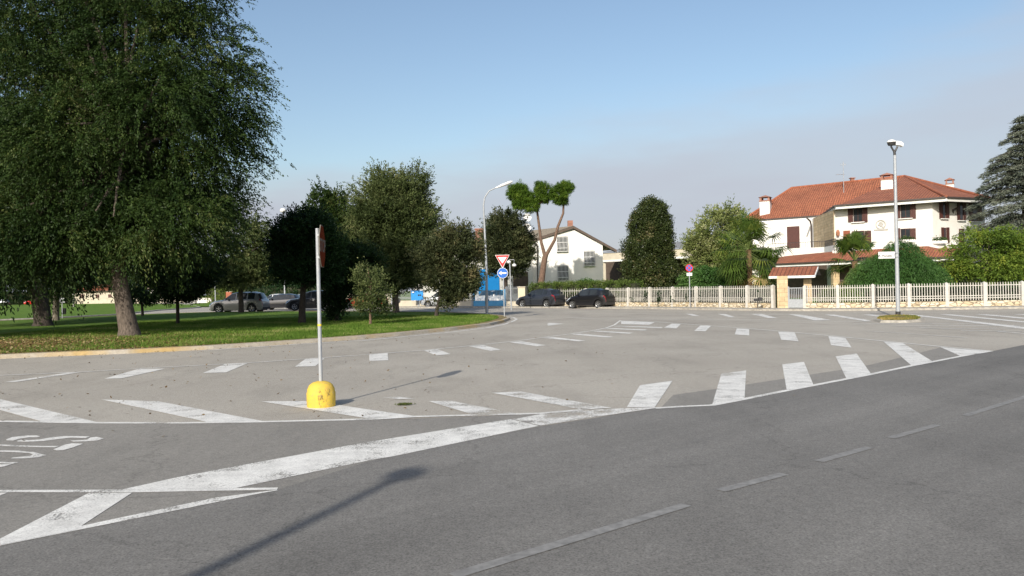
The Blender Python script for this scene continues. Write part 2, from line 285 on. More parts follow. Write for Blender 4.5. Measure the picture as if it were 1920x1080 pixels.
# ------------------------------------------------------------------ mesh building
def tag(o, label=None, cat=None, group=None, kind=None):
    if label: o['label'] = label
    if cat: o['category'] = cat
    if group: o['group'] = group
    if kind: o['kind'] = kind
    return o
def thing(name, label, cat, loc=(0, 0, 0), rz=0, group=None):
    o = bpy.data.objects.new(name, None); o.location = loc; o.rotation_euler = (0, 0, rz); COL.objects.link(o)
    return tag(o, label, cat, group)
class MB:
    def __init__(s): s.v = []; s.f = []; s.m = []; s.uv = []; s.mats = []; s.cur = 0
    def mat(s, m):
        if m not in s.mats: s.mats.append(m)
        s.cur = s.mats.index(m); return s
    def face(s, pts, uv=None):
        i = len(s.v); s.v += [tuple(p) for p in pts]; s.f.append(tuple(range(i, i + len(pts)))); s.m.append(s.cur); s.uv.append(uv); return s
    def box(s, c, d, rz=0, ax=None):
        """c centre, d full size; rz plan rotation"""
        hx, hy, hz_ = d[0] / 2, d[1] / 2, d[2] / 2; R = Matrix.Rotation(rz, 3, 'Z') if ax is None else ax
        P = [Vector(c) + R @ Vector((x * hx, y * hy, z * hz_)) for x in (-1, 1) for y in (-1, 1) for z in (-1, 1)]
        i = len(s.v); s.v += [tuple(p) for p in P]
        for q in ((0, 1, 3, 2), (4, 6, 7, 5), (0, 4, 5, 1), (2, 3, 7, 6), (0, 2, 6, 4), (1, 5, 7, 3)):
            s.f.append(tuple(i + k for k in q)); s.m.append(s.cur); s.uv.append(None)
        return s
    def beam(s, a, b, w_, h_):
        """box from a to b (tops centred on the line)"""
        a, b = Vector(a), Vector(b); d = b - a; l = d.length; d.normalize()
        y = Vector((0, 0, 1)).cross(d)
        if y.length < 1e-4: y = Vector((0, 1, 0))
        y.normalize(); z = d.cross(y)
        return s.box((a + b) / 2, (l, w_, h_), ax=Matrix((d, y, z)).transposed())
    def tube(s, pts, rad, n=8, cap=True):
        pts = [Vector(p) for p in pts]
        if not hasattr(rad, '__len__'): rad = [rad] * len(pts)
        i0 = len(s.v); ref = Vector((0.13, 1, 0.07))
        for k, p in enumerate(pts):
            d = (pts[min(k + 1, len(pts) - 1)] - pts[max(k - 1, 0)]).normalized()
            a = d.cross(ref if abs(d.dot(ref)) < .95 else Vector((1, 0, 0))).normalized(); b = d.cross(a)
            for j in range(n):
                t = 2 * math.pi * j / n; s.v.append(tuple(p + (a * math.cos(t) + b * math.sin(t)) * rad[k]))
        for k in range(len(pts) - 1):
            for j in range(n):
                a_ = i0 + k * n + j; b_ = i0 + k * n + (j + 1) % n
                s.f.append((a_, b_, b_ + n, a_ + n)); s.m.append(s.cur); s.uv.append(None)
        if cap:
            s.f.append(tuple(i0 + j for j in range(n))[::-1]); s.m.append(s.cur); s.uv.append(None)
            e = i0 + (len(pts) - 1) * n; s.f.append(tuple(e + j for j in range(n))); s.m.append(s.cur); s.uv.append(None)
        return s
    def lathe(s, prof, n=24, c=(0, 0, 0), R=None):
        """prof (r,z) around z axis"""
        i0 = len(s.v); R = R or Matrix.Identity(3)
        for r, z in prof:
            for j in range(n):
                t = 2 * math.pi * j / n; s.v.append(tuple(Vector(c) + R @ Vector((r * math.cos(t), r * math.sin(t), z))))
        for k in range(len(prof) - 1):
            for j in range(n):
                a_ = i0 + k * n + j; b_ = i0 + k * n + (j + 1) % n
                s.f.append((a_, b_, b_ + n, a_ + n)); s.m.append(s.cur); s.uv.append(None)
        return s
    def prism(s, poly, z0, z1):
        n = len(poly); bt = [(p[0], p[1], z0) for p in poly]; tp = [(p[0], p[1], z1) for p in poly]
        ar = sum(poly[i][0] * poly[(i + 1) % n][1] - poly[(i + 1) % n][0] * poly[i][1] for i in range(n))
        if ar < 0: bt.reverse(); tp.reverse()
        s.face(tp); s.face(bt[::-1])
        for i in range(n): j = (i + 1) % n; s.face([bt[i], bt[j], tp[j], tp[i]])
        return s
    def extr(s, poly, off):
        """planar polygon (3D) extruded by vector off"""
        P = [Vector(p) for p in poly]; Q = [p + Vector(off) for p in P]; n = len(P)
        s.face(P[::-1]); s.face(Q)
        for i in range(n): j = (i + 1) % n; s.face([P[i], P[j], Q[j], Q[i]])
        return s
    def build(s, name, parent=None, smooth=False, angle=40, weld=False):
        me = bpy.data.meshes.new(name); me.from_pydata(s.v, [], s.f)
        for m in s.mats: me.materials.append(m)
        if len(s.mats) > 1: me.polygons.foreach_set('material_index', s.m)
        if any(u is not None for u in s.uv):
            ul = me.uv_layers.new(name='UVMap'); k = 0; dat = []
            for f, u in zip(s.f, s.uv):
                for q in range(len(f)): dat += list(u[q]) if u else [0, 0]
            ul.data.foreach_set('uv', dat)
        if weld:
            import bmesh
            bm = bmesh.new(); bm.from_mesh(me); bmesh.ops.remove_doubles(bm, verts=bm.verts, dist=1e-4); bmesh.ops.recalc_face_normals(bm, faces=bm.faces); bm.to_mesh(me); bm.free()
        me.update()
        if smooth: me.shade_smooth(); me.set_sharp_from_angle(angle=math.radians(angle))
        o = bpy.data.objects.new(name, me); COL.objects.link(o)
        if parent: o.parent = parent
        return o
def B(mat_): return MB().mat(mat_ if not isinstance(mat_, str) else MT[mat_])
def copy_tree(o, parent=None):
    c = o.copy(); COL.objects.link(c)
    if parent: c.parent = parent
    for ch in [x for x in bpy.data.objects if x.parent == o]: copy_tree(ch, c)
    return c
def quadmesh(name, V, tint, mat_, parent=None):
    """V: (n,4,3) array of quads, tint (n,)"""
    n = len(V); me = bpy.data.meshes.new(name)
    me.vertices.add(n * 4); me.vertices.foreach_set('co', V.reshape(-1).astype(np.float32))
    me.loops.add(n * 4); me.loops.foreach_set('vertex_index', np.arange(n * 4, dtype=np.int32))
    me.polygons.add(n); me.polygons.foreach_set('loop_start', np.arange(0, n * 4, 4, dtype=np.int32))
    at = me.attributes.new('tint', 'FLOAT', 'FACE'); at.data.foreach_set('value', tint.astype(np.float32))
    me.materials.append(mat_); me.update(calc_edges=True)
    o = bpy.data.objects.new(name, me); COL.objects.link(o)
    if parent: o.parent = parent
    return o
def n3(P, f, rng):
    """cheap smooth noise in -1..1"""
    r = np.zeros(len(P))
    for k in range(5):
        a = rng.normal(size=3); a /= np.linalg.norm(a); a2 = rng.normal(size=3); a2 /= np.linalg.norm(a2)
        r += np.sin(P @ a * f * (1 + .35 * k) + rng.uniform(0, 6.28)) * np.cos(P @ a2 * f * (1 + .3 * k) + rng.uniform(0, 6.28))
    return r / 2.2
def unit(a): return a / np.maximum(np.linalg.norm(a, axis=1, keepdims=True), 1e-9)
def leaves(C, axis, Ln, Wd, rng, ctint, up=.4):
    n = len(C); ax = unit(axis); nr = rng.normal(size=(n, 3)); nr[:, 2] += up; sd = unit(np.cross(ax, nr))
    L_ = (Ln * rng.uniform(.65, 1.3, n))[:, None] / 2; W_ = (Wd * rng.uniform(.7, 1.3, n))[:, None] / 2
    V = np.stack([C - ax * L_, C + sd * W_ - ax * L_ * .1, C + ax * L_, C - sd * W_ - ax * L_ * .1], axis=1)
    t = np.clip(ctint + rng.normal(0, .09, n), 0, 1); return V, t
def crown(lobes, ncl, k, spread, Ln, Wd, seed, shell=.62, gap=-.55, gf=1.6, spray=0, droop=0, rough=.16, up=.4, box=False, out=.5):
    rng = np.random.default_rng(seed); lb = np.array(lobes, float)
    wt = lb[:, 3] * lb[:, 4] + lb[:, 4] * lb[:, 5] + lb[:, 3] * lb[:, 5]; wt /= wt.sum()
    li = rng.choice(len(lb), ncl, p=wt); c = lb[li, :3]; r = lb[li, 3:6]
    d = unit(rng.normal(size=(ncl, 3)))
    if box: d = d / np.abs(d).max(axis=1, keepdims=True)
    rad = shell + (1 - shell) * rng.uniform(0, 1, ncl) ** .6
    rad = rad * (1 + rough * n3(d * 3 + c, 1.3, rng) + rough * .6 * n3(d * 8 + c, 1.3, rng))
    P = c + d * r * rad[:, None]
    g = n3(P, gf, rng); keep = g > gap; P = P[keep]; d = d[keep]; r = r[keep]; n = len(P)
    ct = np.clip(.45 + .30 * n3(P, gf * 1.1, rng) + rng.normal(0, .12, n), 0, 1)
    ct2 = np.repeat(ct, k)
    if spray:
        dr = unit(d * np.array([1, 1, .35]) + rng.normal(0, out, (n, 3))); ln = spray * rng.uniform(.5, 1.3, n)
        t = rng.uniform(0, 1, n * k); D_ = np.repeat(dr, k, 0); l2 = np.repeat(ln, k)[:, None]
        C = np.repeat(P, k, 0) + D_ * l2 * t[:, None] + np.array([0, 0, -1.0]) * (droop * (t ** 1.7))[:, None] * l2 + rng.normal(0, spread, (n * k, 3))
        ax = D_ + np.array([0, 0, -1.0]) * (droop * 1.7 * t ** .7)[:, None] + rng.normal(0, .45, (n * k, 3))
    else:
        C = np.repeat(P, k, 0) + rng.normal(0, spread, (n * k, 3)); ax = np.repeat(d, k, 0) * out + rng.normal(0, .7, (n * k, 3)) + np.array([0, 0, -droop])
    return leaves(C, ax, Ln, Wd, rng, ct2, up)
def pxlobes(D, L_):
    """(px, py, rx_px, rz_px, [dy, ry]) -> world ellipsoids at depth D"""
    out = []
    for l in L_:
        dy = l[4] if len(l) > 4 else 0; d = D + dy; p = At(l[0], l[1], d); rx = l[2] * d / F; rz = l[3] * d / F
        out.append((p.x, p.y, p.z, rx, l[5] if len(l) > 5 else rx, rz))
    return out
def tree(name, label, base, lobes, fol, ncl, k, spread, Ln, Wd, seed, trunk_r, bark_='bark', fork=None, limbs=True, cat='tree', group=None, trunk=None, tt=None, **kw):
    x, y = base; t = thing(name, label, cat, (x, y, 0), 0, group)
    rng = random.Random(seed); lb = lobes
    b = B(bark_); cx = sum(l[0] * l[3] for l in lb) / sum(l[3] for l in lb); cy = sum(l[1] * l[3] for l in lb) / sum(l[3] for l in lb)
    ztop = max(l[2] + l[5] * .4 for l in lb); zf = fork if fork else min(l[2] for l in lb) * .8
    P = trunk or [(x, y, -.05), (x + .02, y, .35), (x + (cx - x) * .12, y + (cy - y) * .12, zf * .45), (x + (cx - x) * .35, y + (cy - y) * .35, zf), (cx, cy, zf + (ztop - zf) * .7)]
    R = tt or [trunk_r * 1.45, trunk_r * 1.08, trunk_r, trunk_r * .82, trunk_r * .18]
    b.tube(P, R, 10)
    fk = Vector(P[-2])
    if limbs:
        for l in lb:
            for q in range(2):
                e = Vector(l[:3]) + Vector((rng.uniform(-.6, .6) * l[3], rng.uniform(-.6, .6) * l[4], rng.uniform(-.1, .6) * l[5]))
                s0 = fk + (Vector(P[-1]) - fk) * rng.uniform(0, .5); mid = (s0 + e) / 2 + Vector((rng.uniform(-.3, .3), rng.uniform(-.3, .3), .25)) * (e - s0).length * .25
                b.tube([s0, mid, e], [trunk_r * .42, trunk_r * .25, trunk_r * .06], 6)
    o = b.build('trunk', None, True, 60); o.parent = t; o.matrix_parent_inverse = Matrix.Translation((-x, -y, 0))
    V, tn = crown(lb, ncl, k, spread, Ln, Wd, seed, **kw)
    V = V - np.array([x, y, 0]); V[:, :, 2] = np.maximum(V[:, :, 2], .02)
    quadmesh('crown', V, tn, FO[fol], t)
    return t
def rel(o, t):
    o.parent = t; o.matrix_parent_inverse = Matrix.Translation(-t.location) if t.rotation_euler.z == 0 else t.matrix_basis.inverted(); return o
def text_mesh(s, name, size, mat_, parent, M4, extrude=.002, bold=0):
    cu = bpy.data.curves.new(name, 'FONT'); cu.body = s; cu.size = size; cu.align_x = 'CENTER'; cu.align_y = 'CENTER'; cu.extrude = extrude; cu.offset = bold
    tmp = bpy.data.objects.new('tmp', cu); COL.objects.link(tmp); dg = bpy.context.evaluated_depsgraph_get(); dg.update()
    me = bpy.data.meshes.new_from_object(tmp.evaluated_get(dg)); bpy.data.objects.remove(tmp); bpy.data.curves.remove(cu)
    me.transform(M4); me.materials.clear(); me.materials.append(mat_); me.name = name
    o = bpy.data.objects.new(name, me); COL.objects.link(o); o.parent = parent; return o

#==SETTING==
def sheet(name, mat_, poly, z, kind='structure'):
    o = B(mat_).face([(p[0], p[1], z) for p in poly]).build(name); o['kind'] = kind; return o
def orient(poly):
    a = sum(poly[i][0] * poly[(i + 1) % len(poly)][1] - poly[(i + 1) % len(poly)][0] * poly[i][1] for i in range(len(poly)))
    return poly if a > 0 else poly[::-1]
sheet('ground', 'grass2', [(-900, -300), (900, -300), (900, 1500), (-900, 1500)], -.03)
sheet('road_surface', 'asphalt_old', [(-150, -60), (120, -60), (120, 62), (40, 62), (15, 75), (-10, 95), (-60, 175), (-150, 220)], 0)
# front carriageway, newer and darker
low = [(-60, 1038), (0, 1025), (140, 997), (521, 919), (700, 863), (1013, 800), (1173, 775), (1228, 766.5), (1335, 761), (1396.7, 749.3), (1475, 733.3), (1526.7, 723.3), (1586.7, 711.7), (1633, 702.7), (1708, 687), (1748, 679.3), (1800, 669), (1860, 658.7), (1920, 647), (2100, 616)]
fr = [G(*p) for p in low]
sheet('front_road', 'asphalt_front', orient([(-25, -2)] + [(-9, 3.2)] + fr + [(90, 60), (90, -40), (-25, -40)]), .004)
# patched strip along the line, and slip lane left
sheet('asphalt_strip', 'asphalt_patch', orient([G(*p) for p in [(1240, 764), (1262, 741), (1395, 722), (1530, 701), (1620, 687), (1700, 668), (1762, 652), (1850, 657), (1800, 668), (1748, 678.5), (1633, 702), (1526, 722.5), (1396, 748.5), (1335, 760)]]), .004)
sheet('slip_lane', 'asphalt_patch', orient([G(*p) for p in [(-300, 800), (0, 791.5), (334, 794.5), (700, 787.5), (1013, 777), (1013, 800), (700, 863), (521, 919), (140, 997), (0, 1025), (-60, 1038), (-300, 1090)]]), .004)
# markings
pm = B('paint'); wm = B('worn'); fm = B('faint'); zz = [.0065]
def mk(poly, b=None):
    b = b or pm; zz[0] += .00003
    b.face([(*q, zz[0]) for q in orient([G(*p) for p in poly])])
def ln(pts, wd, b=None, close=False):
    b = b or pm; zz[0] += .00003; P = [Vector(G(*p)) for p in pts]; Lf = []; Rt = []
    for i, p in enumerate(P):
        d = (P[min(i + 1, len(P) - 1)] - P[max(i - 1, 0)]).normalized(); n = Vector((-d.y, d.x)) * wd / 2
        Lf.append(p + n); Rt.append(p - n)
    for i in range(len(P) - 1): b.face([(*q, zz[0]) for q in orient([tuple(Lf[i]), tuple(Lf[i + 1]), tuple(Rt[i + 1]), tuple(Rt[i])])])
for q in [
    [(8, 717), (30, 716.6), (155, 698), (134, 698.3)], [(195.6, 710.5), (228, 710), (310, 691.8), (261, 691.8)],
    [(380, 700), (424, 698.7), (464.5, 681.5), (422, 683)], [(553, 688), (591, 687), (609, 672), (572.5, 673.5)],
    [(-90, 744), (0, 749), (183, 792.5), (79.5, 791.4), (0, 769.6), (-70, 750)], [(189.5, 749.6), (297.5, 753.3), (497, 791), (391, 792.6)],
    [(489, 753.3), (590, 752.7), (680, 767), (780, 781.2), (688, 785.2)],
    [(692, 664.5), (727, 662.5), (728, 676), (692.7, 677.3)], [(795.7, 657.7), (820, 655), (845, 664.3), (816.7, 666.7)],
    [(879, 649.7), (906.7, 647.5), (940, 656.3), (920, 658.3)], [(955, 642), (976.7, 640), (1024, 647.7), (1006.7, 649.7)],
    [(1019, 634), (1038, 632.5), (1099, 639), (1085, 640.3)], [(1069, 627), (1086.7, 626), (1150, 631.7), (1140, 633.3)],
    [(1110, 621.4), (1123, 620.6), (1186.7, 624.3), (1180, 626)], [(1133, 616.3), (1146.7, 615.4), (1213, 618.3), (1210, 620)],
    [(1150, 612), (1160, 611.3), (1243, 613.7), (1240, 615.3)], [(1245, 614.5), (1260, 607), (1276.7, 608), (1268, 616)],
    [(1163.5, 601.6), (1228, 604.4), (1217, 609.3), (1165, 607.7)],
    [(1301.7, 620.7), (1322.7, 621.3), (1333.3, 611.3), (1313.3, 610.6)], [(1377.7, 627.3), (1404.7, 629.3), (1404.7, 617.3), (1381.7, 616)],
    [(1465, 637.3), (1497.3, 640.3), (1490, 624), (1459, 622)], [(1558.3, 647.7), (1596.7, 652.3), (1585, 633.8), (1553.3, 630.5)],
    [(1656.7, 641), (1693.3, 644), (1748.3, 678), (1708.3, 685.3)], [(1762.7, 651), (1806.7, 655.2), (1856, 658.9), (1800, 667.7)],
    [(1175, 764.7), (1200, 723), (1260.7, 714.7), (1227.5, 764.9)], [(1335.5, 758.7), (1352.7, 701.3), (1399, 695.3), (1396, 747)],
    [(1475, 731.5), (1466.7, 684), (1507.3, 679), (1525, 721.6)], [(1586.8, 709.8), (1566.7, 669), (1606, 663.3), (1632.7, 701)],
    # far right hatch
    [(1478, 589.3), (1500, 590), (1558, 600.2), (1527, 600.7)], [(1544.8, 590), (1563.4, 590), (1634, 601.3), (1622, 602.4)],
    [(1616, 590), (1635.6, 590), (1662, 593.7), (1653, 594.5)], [(1690, 589.8), (1712, 589.8), (1990, 621), (1990, 626), (1760, 597.3)],
    [(1760, 589.6), (1782, 589.6), (1990, 609.5), (1990, 612), (1870, 600)], [(1830, 589.6), (1852, 589.6), (1990, 602), (1990, 604.5)],
    [(1900, 589.4), (1920, 589.4), (1990, 595), (1990, 597)],
    [(1345.5, 588.8), (1360, 588.8), (1379, 595), (1366, 594.5)], [(1407, 588.8), (1428, 588.9), (1458, 596.5), (1440, 596.3)], [(1286, 588.8), (1298, 588.8), (1312, 592.7), (1300, 592.7)],
    [(1027, 606), (1031, 605.6), (1057, 607.2), (1028, 611), (1026.5, 609.5)],
    [(167, 925.5), (247.6, 925.5), (152, 988), (141, 995.5), (0, 1023.5), (0, 1012)],
]: mk(q)
for q in [[(803, 753), (847, 752.7), (980, 778.6), (887, 778.4)], [(921.7, 737.3), (976.7, 735), (1147, 765.7), (1093, 769.3)], [(715, 746), (745, 744.6), (777, 748.5), (750, 749.3)]]: mk(q, wm)
# wide ghost-island band, plus the worn stretch where it meets the hatch
mk([(228, 919.5), (334, 896), (489, 867), (680, 831.7), (956.7, 787), (1010, 799.6), (736.7, 857), (700, 863), (442, 916.6)])
mk([(960, 787), (975, 785), (1013, 777.5), (1113, 769.3), (1173, 766.3), (1173, 774.5), (1096.7, 786.2), (1014, 799)], wm)
mk([(1173, 766.3), (1227.5, 765.2), (1228, 766.3), (1173, 774.5)])
mk([(-60, 920), (0, 920.3), (228, 919.7), (521.6, 915.7), (519, 919.8), (250, 924.7), (0, 924.5), (-60, 924.2)])
mk([(152, 988), (400, 935.5), (519, 920), (521, 921), (489, 926.5), (141, 996.8), (0, 1025), (0, 1023.8), (141, 995.8)])
mk([(-30, 925.5), (14, 925.3), (0, 931), (-30, 940)])
ln([(-60, 707), (0, 704.4), (155, 697.9), (261, 691.4), (464.5, 680.9), (609, 671), (700, 664.3), (797, 657), (880, 649), (957, 641), (1020, 633), (1070, 626.3), (1110, 620.5), (1137, 615), (1152, 609.5), (1163, 601), (1228, 603.6), (1280, 607.4), (1320, 610.4), (1404, 616.3), (1460, 621), (1553, 629.5), (1657, 640), (1763, 650.2), (1858, 658.6)], .10)
ln([(390, 657.3), (560, 645.7), (680, 639), (747, 632.7), (847, 623), (913, 615), (947, 608), (963, 602), (969, 598.5), (963, 595.6), (955, 594.2)], .14)
ln([(-60, 790), (0, 790.8), (183, 793.6), (334, 794), (497, 791.6), (700, 786.7), (780, 782), (887, 779.3), (1013, 776), (1090, 769.5)], .11)
ln([(1228, 766.2), (1280, 763), (1335, 760.6), (1396.7, 748.8), (1475, 732.9), (1526.7, 722.9), (1586.7, 711.4), (1633, 702.4), (1708, 686.6), (1748, 679), (1800, 668.8), (1858, 658.8)], .11)
for q, wd in [([(994, 587), (1120, 588), (1253, 589.4), (1480, 590)], .10), ([(1062, 595), (1120, 598), (1280, 599), (1418, 600), (1500, 600.8), (1560, 601)], .12), ([(1522, 603.3), (1635, 603.3)], .14),
              ([(1600, 607.6), (1841, 606.8)], .16), ([(1670, 611.6), (1990, 610.2)], .16), ([(1723, 614.4), (1770, 616.6), (1990, 615)], .14), ([(1802, 620), (1920, 621.6), (1990, 622)], .14), ([(1870, 621.6), (1990, 632)], .12),
              ([(1624.7, 621), (1686, 624.7), (1815, 633.9)], .08)]: ln(q, wd)
for a, b_ in [((850, 1082), (1287, 948)), ((1351, 921.5), (1470, 890)), ((1535, 866.5), (1630, 840)), ((1670, 822.5), (1757, 798)), ((1810, 780.5), (1935, 741)), ((1975, 729), (2050, 705))]: ln([a, b_], .10, fm)
def cr8(P): return [(x / 8.727, 800 + y / 8.727) for x, y in P]
tm = B('paint')
for q in [[(100, 220), (200, 180), (450, 155), (600, 155), (660, 170), (600, 185), (480, 185), (330, 205), (215, 240), (110, 235)],
          [(280, 243), (350, 224), (480, 232), (640, 222), (850, 185), (1050, 165), (1250, 165), (1470, 172), (1400, 195), (1150, 192), (950, 215), (700, 248), (450, 258), (290, 255)],
          [(1150, 240), (1300, 235), (1420, 225), (1480, 190), (1580, 178), (1700, 203), (1600, 235), (1400, 252), (1200, 255)],
          [(-300, 290), (0, 303), (450, 322), (700, 328), (970, 328), (900, 350), (450, 345), (0, 325), (-300, 312)], [(870, 385), (1050, 310), (1170, 285), (1360, 290), (1200, 350), (1040, 395), (930, 400)],
          [(-200, 396), (0, 400), (300, 405), (480, 425), (540, 425), (760, 480), (620, 515), (430, 532), (180, 535), (200, 520), (400, 500), (500, 490), (540, 465), (480, 445), (400, 440), (200, 428), (0, 422), (-200, 418)],
          [(-200, 580), (0, 588), (310, 597), (200, 620), (0, 612), (-200, 606)], [(-100, 632), (0, 630), (200, 625), (60, 665), (0, 675), (-100, 690)]]: mk(cr8(q), tm)
for b_, nm in ((pm, 'road_markings'), (wm, 'worn_road_markings'), (fm, 'faded_lane_dashes'), (tm, 'road_lettering')):
    o = b_.build(nm); o['kind'] = 'structure'
# raised grass island with kerb
isl = [(-330, 700), (-150, 684), (0, 673), (100, 668.5), (240, 663), (400, 655), (500, 648.5), (600, 641.5), (680, 635.5), (750, 629.5), (850, 619.5), (920, 610.5), (945, 604.5), (957, 599.5), (953, 596.2), (940, 594), (890, 590), (835, 587.5), (700, 586), (540, 585.5), (400, 587), (300, 590), (220, 593.3), (100, 599.5), (0, 604), (-200, 616), (-500, 640)]
IS = orient([G(*p) for p in isl]); n_ = len(IS); c_ = Vector((sum(p[0] for p in IS) / n_, sum(p[1] for p in IS) / n_))
def inset(poly, d):
    out = []; n = len(poly)
    for i in range(n):
        a, b, c = Vector(poly[i - 1]), Vector(poly[i]), Vector(poly[(i + 1) % n]); e1 = (b - a).normalized(); e2 = (c - b).normalized()
        nn = Vector((-(e1.y + e2.y), e1.x + e2.x)).normalized(); out.append(tuple(b + nn * d))
    return out
I1 = inset(IS, .03); I2 = inset(IS, .17); I3 = inset(IS, .16)
def kerb_ring(name, O, T, I, z, mat_):
    kb = B(mat_)
    for i in range(len(O)):
        j = (i + 1) % len(O)
        kb.face([(*O[i], -.01), (*O[j], -.01), (*T[j], z - .01), (*T[i], z - .01)]); kb.face([(*T[i], z - .01), (*T[j], z - .01), (*I[j], z), (*I[i], z)])
        kb.face([(*I[i], z), (*I[j], z), (*I[j], z - .08), (*I[i], z - .08)])
    o = kb.build(name); o['kind'] = 'structure'; return o
kerb_ring('island_kerb', IS, I1, I2, .12, 'kerby')
sheet('grass_island', 'grass', I3, .105)
# dry strip of grass along the kerb
eb = MB().mat(M('dry_grass_edge', (.20, .155, .06), 1, var=.55, scale=2.2, bmp=.8, bscale=25)); J_ = inset(I3, .42)
for i in range(len(I3)): j = (i + 1) % len(I3); eb.face([(*I3[i], .107), (*I3[j], .107), (*J_[j], .109), (*J_[i], .109)])
o = eb.build('dry_lawn_edge'); o['kind'] = 'structure'
# far lawn
fl = [(-500, 628), (0, 601.5), (100, 597.5), (220, 591), (300, 582.5), (360, 578.5), (377, 577), (366, 574), (340, 571), (220, 569.5), (100, 570), (0, 573), (-300, 582)]
FL = orient([G(*p) for p in fl]); kerb_ring('lawn_kerb', FL, inset(FL, .03), inset(FL, .2), .12, 'kerb'); sheet('far_lawn', 'grass2', inset(FL, .19), .105)
# small grassy traffic island at the right lamp
mi = orient([G(*p) for p in [(1636, 602), (1642, 598.5), (1660, 596.4), (1700, 595.8), (1725, 596.8), (1735, 600.5), (1728, 603.6), (1700, 605.3), (1650, 605.2)]])
kerb_ring('lamp_island_kerb', mi, inset(mi, .05), inset(mi, .18), .10, 'kerb')
M2 = inset(mi, .17); cc = (sum(p[0] for p in M2) / len(M2), sum(p[1] for p in M2) / len(M2)); mb_ = B('earth')
for i in range(len(M2)): mb_.face([(*M2[i], .09), (*M2[(i + 1) % len(M2)], .09), (*cc, .16)])
o = mb_.build('lamp_island_earth'); o['kind'] = 'structure'
# fence line in plan and the pavement before it
FP = {985: 67, 1040: 64.6, 1098: 62, 1138: 60.3, 1178: 58.5, 1218: 57, 1261: 55.2, 1305: 53.4, 1351: 51.3, 1401: 49.5, 1449: 48, 1478: 47.2, 1509: 46.6, 1570: 45.4, 1636: 44.7, 1703: 44.3, 1774: 43.9, 1845: 43.5, 1916: 43.3, 1990: 43.3, 2070: 43.5}
FX = {k: Vector((X0(k, d), d)) for k, d in FP.items()}
FLINE = [Vector((X0(560, 92), 92)), Vector((X0(640, 84), 84)), Vector((X0(745, 76), 76)), Vector((X0(888, 71), 71))] + [FX[k] for k in sorted(FX)]
def offs(P, d):
    out = []
    for i, p in enumerate(P):
        t = (P[min(i + 1, len(P) - 1)] - P[max(i - 1, 0)]).normalized(); out.append(p + Vector((t.y, -t.x)) * d)
    return out
E1 = offs(FLINE, -.3); E2 = offs(FLINE, 1.45); E3 = offs(FLINE, 1.6)
pv = B('pave'); kb = B('kerb')
for i in range(len(FLINE) - 1):
    pv.face([(*E2[i], .12), (*E2[i + 1], .12), (*E1[i + 1], .12), (*E1[i], .12)])
    kb.face([(*E3[i], .11), (*E3[i + 1], .11), (*E2[i + 1], .12), (*E2[i], .12)]); kb.face([(*E3[i], -.01), (*E3[i + 1], -.01), (*E3[i + 1], .11), (*E3[i], .11)])
o = pv.build('pavement'); o['kind'] = 'structure'; o = kb.build('pavement_kerb'); o['kind'] = 'structure'
gp = [tuple(p) for p in offs(FLINE, -.25)]
sheet('garden_lawn', 'grass2', orient(gp + [(60, 44), (80, 140), (-60, 170), (-50, 110)]), .10)

#==OBJECTS==
# ---- grass blades and leaf litter
def inpoly(P, poly):
    x, y = P[:, 0], P[:, 1]; ins = np.zeros(len(P), bool); n = len(poly)
    for i in range(n):
        x1, y1 = poly[i]; x2, y2 = poly[(i + 1) % n]
        c = ((y1 > y) != (y2 > y)) & (x < (x2 - x1) * (y - y1) / (y2 - y1 + 1e-12) + x1); ins ^= c
    return ins
def scatter(poly, n, rng, box=None):
    a = np.array(poly); lo, hi = (a.min(0), a.max(0)) if box is None else (np.array(box[0]), np.array(box[1]))
    P = rng.uniform(lo, hi, (n, 2)); return P[inpoly(P, poly)]
def blades(name, poly, n, h, wd, box, seed, z=.1, fo='blade'):
    rng = np.random.default_rng(seed); P = scatter(poly, n, rng, box); q_ = np.exp(-(((P[:, 0] + 18.5) / 8) ** 2 + ((P[:, 1] - 26.5) / 7) ** 2)) if name == 'grass' else np.zeros(len(P)); P = P[rng.uniform(0, 1, len(P)) > q_ * 1.0]; m = len(P)
    C = np.column_stack([P, np.full(m, z)]); ax = rng.normal(0, .35, (m, 3)); ax[:, 2] = 1; H = h * rng.uniform(.4, 1.3, m)[:, None]
    sd = unit(np.column_stack([rng.normal(size=(m, 2)), np.zeros(m)])) * wd / 2
    V = np.stack([C - sd, C + sd, C + ax * H + sd * .2, C + ax * H - sd * .2], axis=1)
    o = quadmesh(name, V, np.clip(.5 + .4 * n3(C, 1.2, rng) + rng.normal(0, .2, m), 0, 1), FO[fo]); o['kind'] = 'stuff'
    o['label'] = 'short grass covering the ' + ('kerbed lawn' if name == 'grass' else 'traffic island'); o['category'] = 'grass'
blades('grass', inset(I3, .45), 260000, .075, .022, ((-22, 20), (1, 48)), 3)
blades('dry_grass', M2, 9000, .055, .03, None, 4, fo='drygrass')
rng = np.random.default_rng(11)
def litter(name, P, z, size, label, seed, tb=.5):
    rng = np.random.default_rng(seed); m = len(P); C = np.column_stack([P, z + rng.uniform(.004, .03, m)])
    ax = rng.normal(size=(m, 3)) * np.array([1, 1, .25]); V, t = leaves(C, ax, size, size * .65, rng, np.full(m, tb), up=3)
    o = quadmesh(name, V, np.clip(t + rng.normal(0, .2, m), 0, 1), FO['dry']); o['kind'] = 'stuff'; o['label'] = label; o['category'] = 'leaves'
P = scatter(I3, 60000, rng, ((-26, 20), (-8, 34))); dd = np.hypot((P[:, 0] + 18), (P[:, 1] - 25.5) * 1.1)
P = P[rng.uniform(0, 1, len(P)) < .6 * np.exp(-(dd / 6) ** 2) + .005]
litter('fallen_leaves', P, .11, .085, 'yellow and brown fallen leaves lying on the lawn below the big tree', 5, .55)
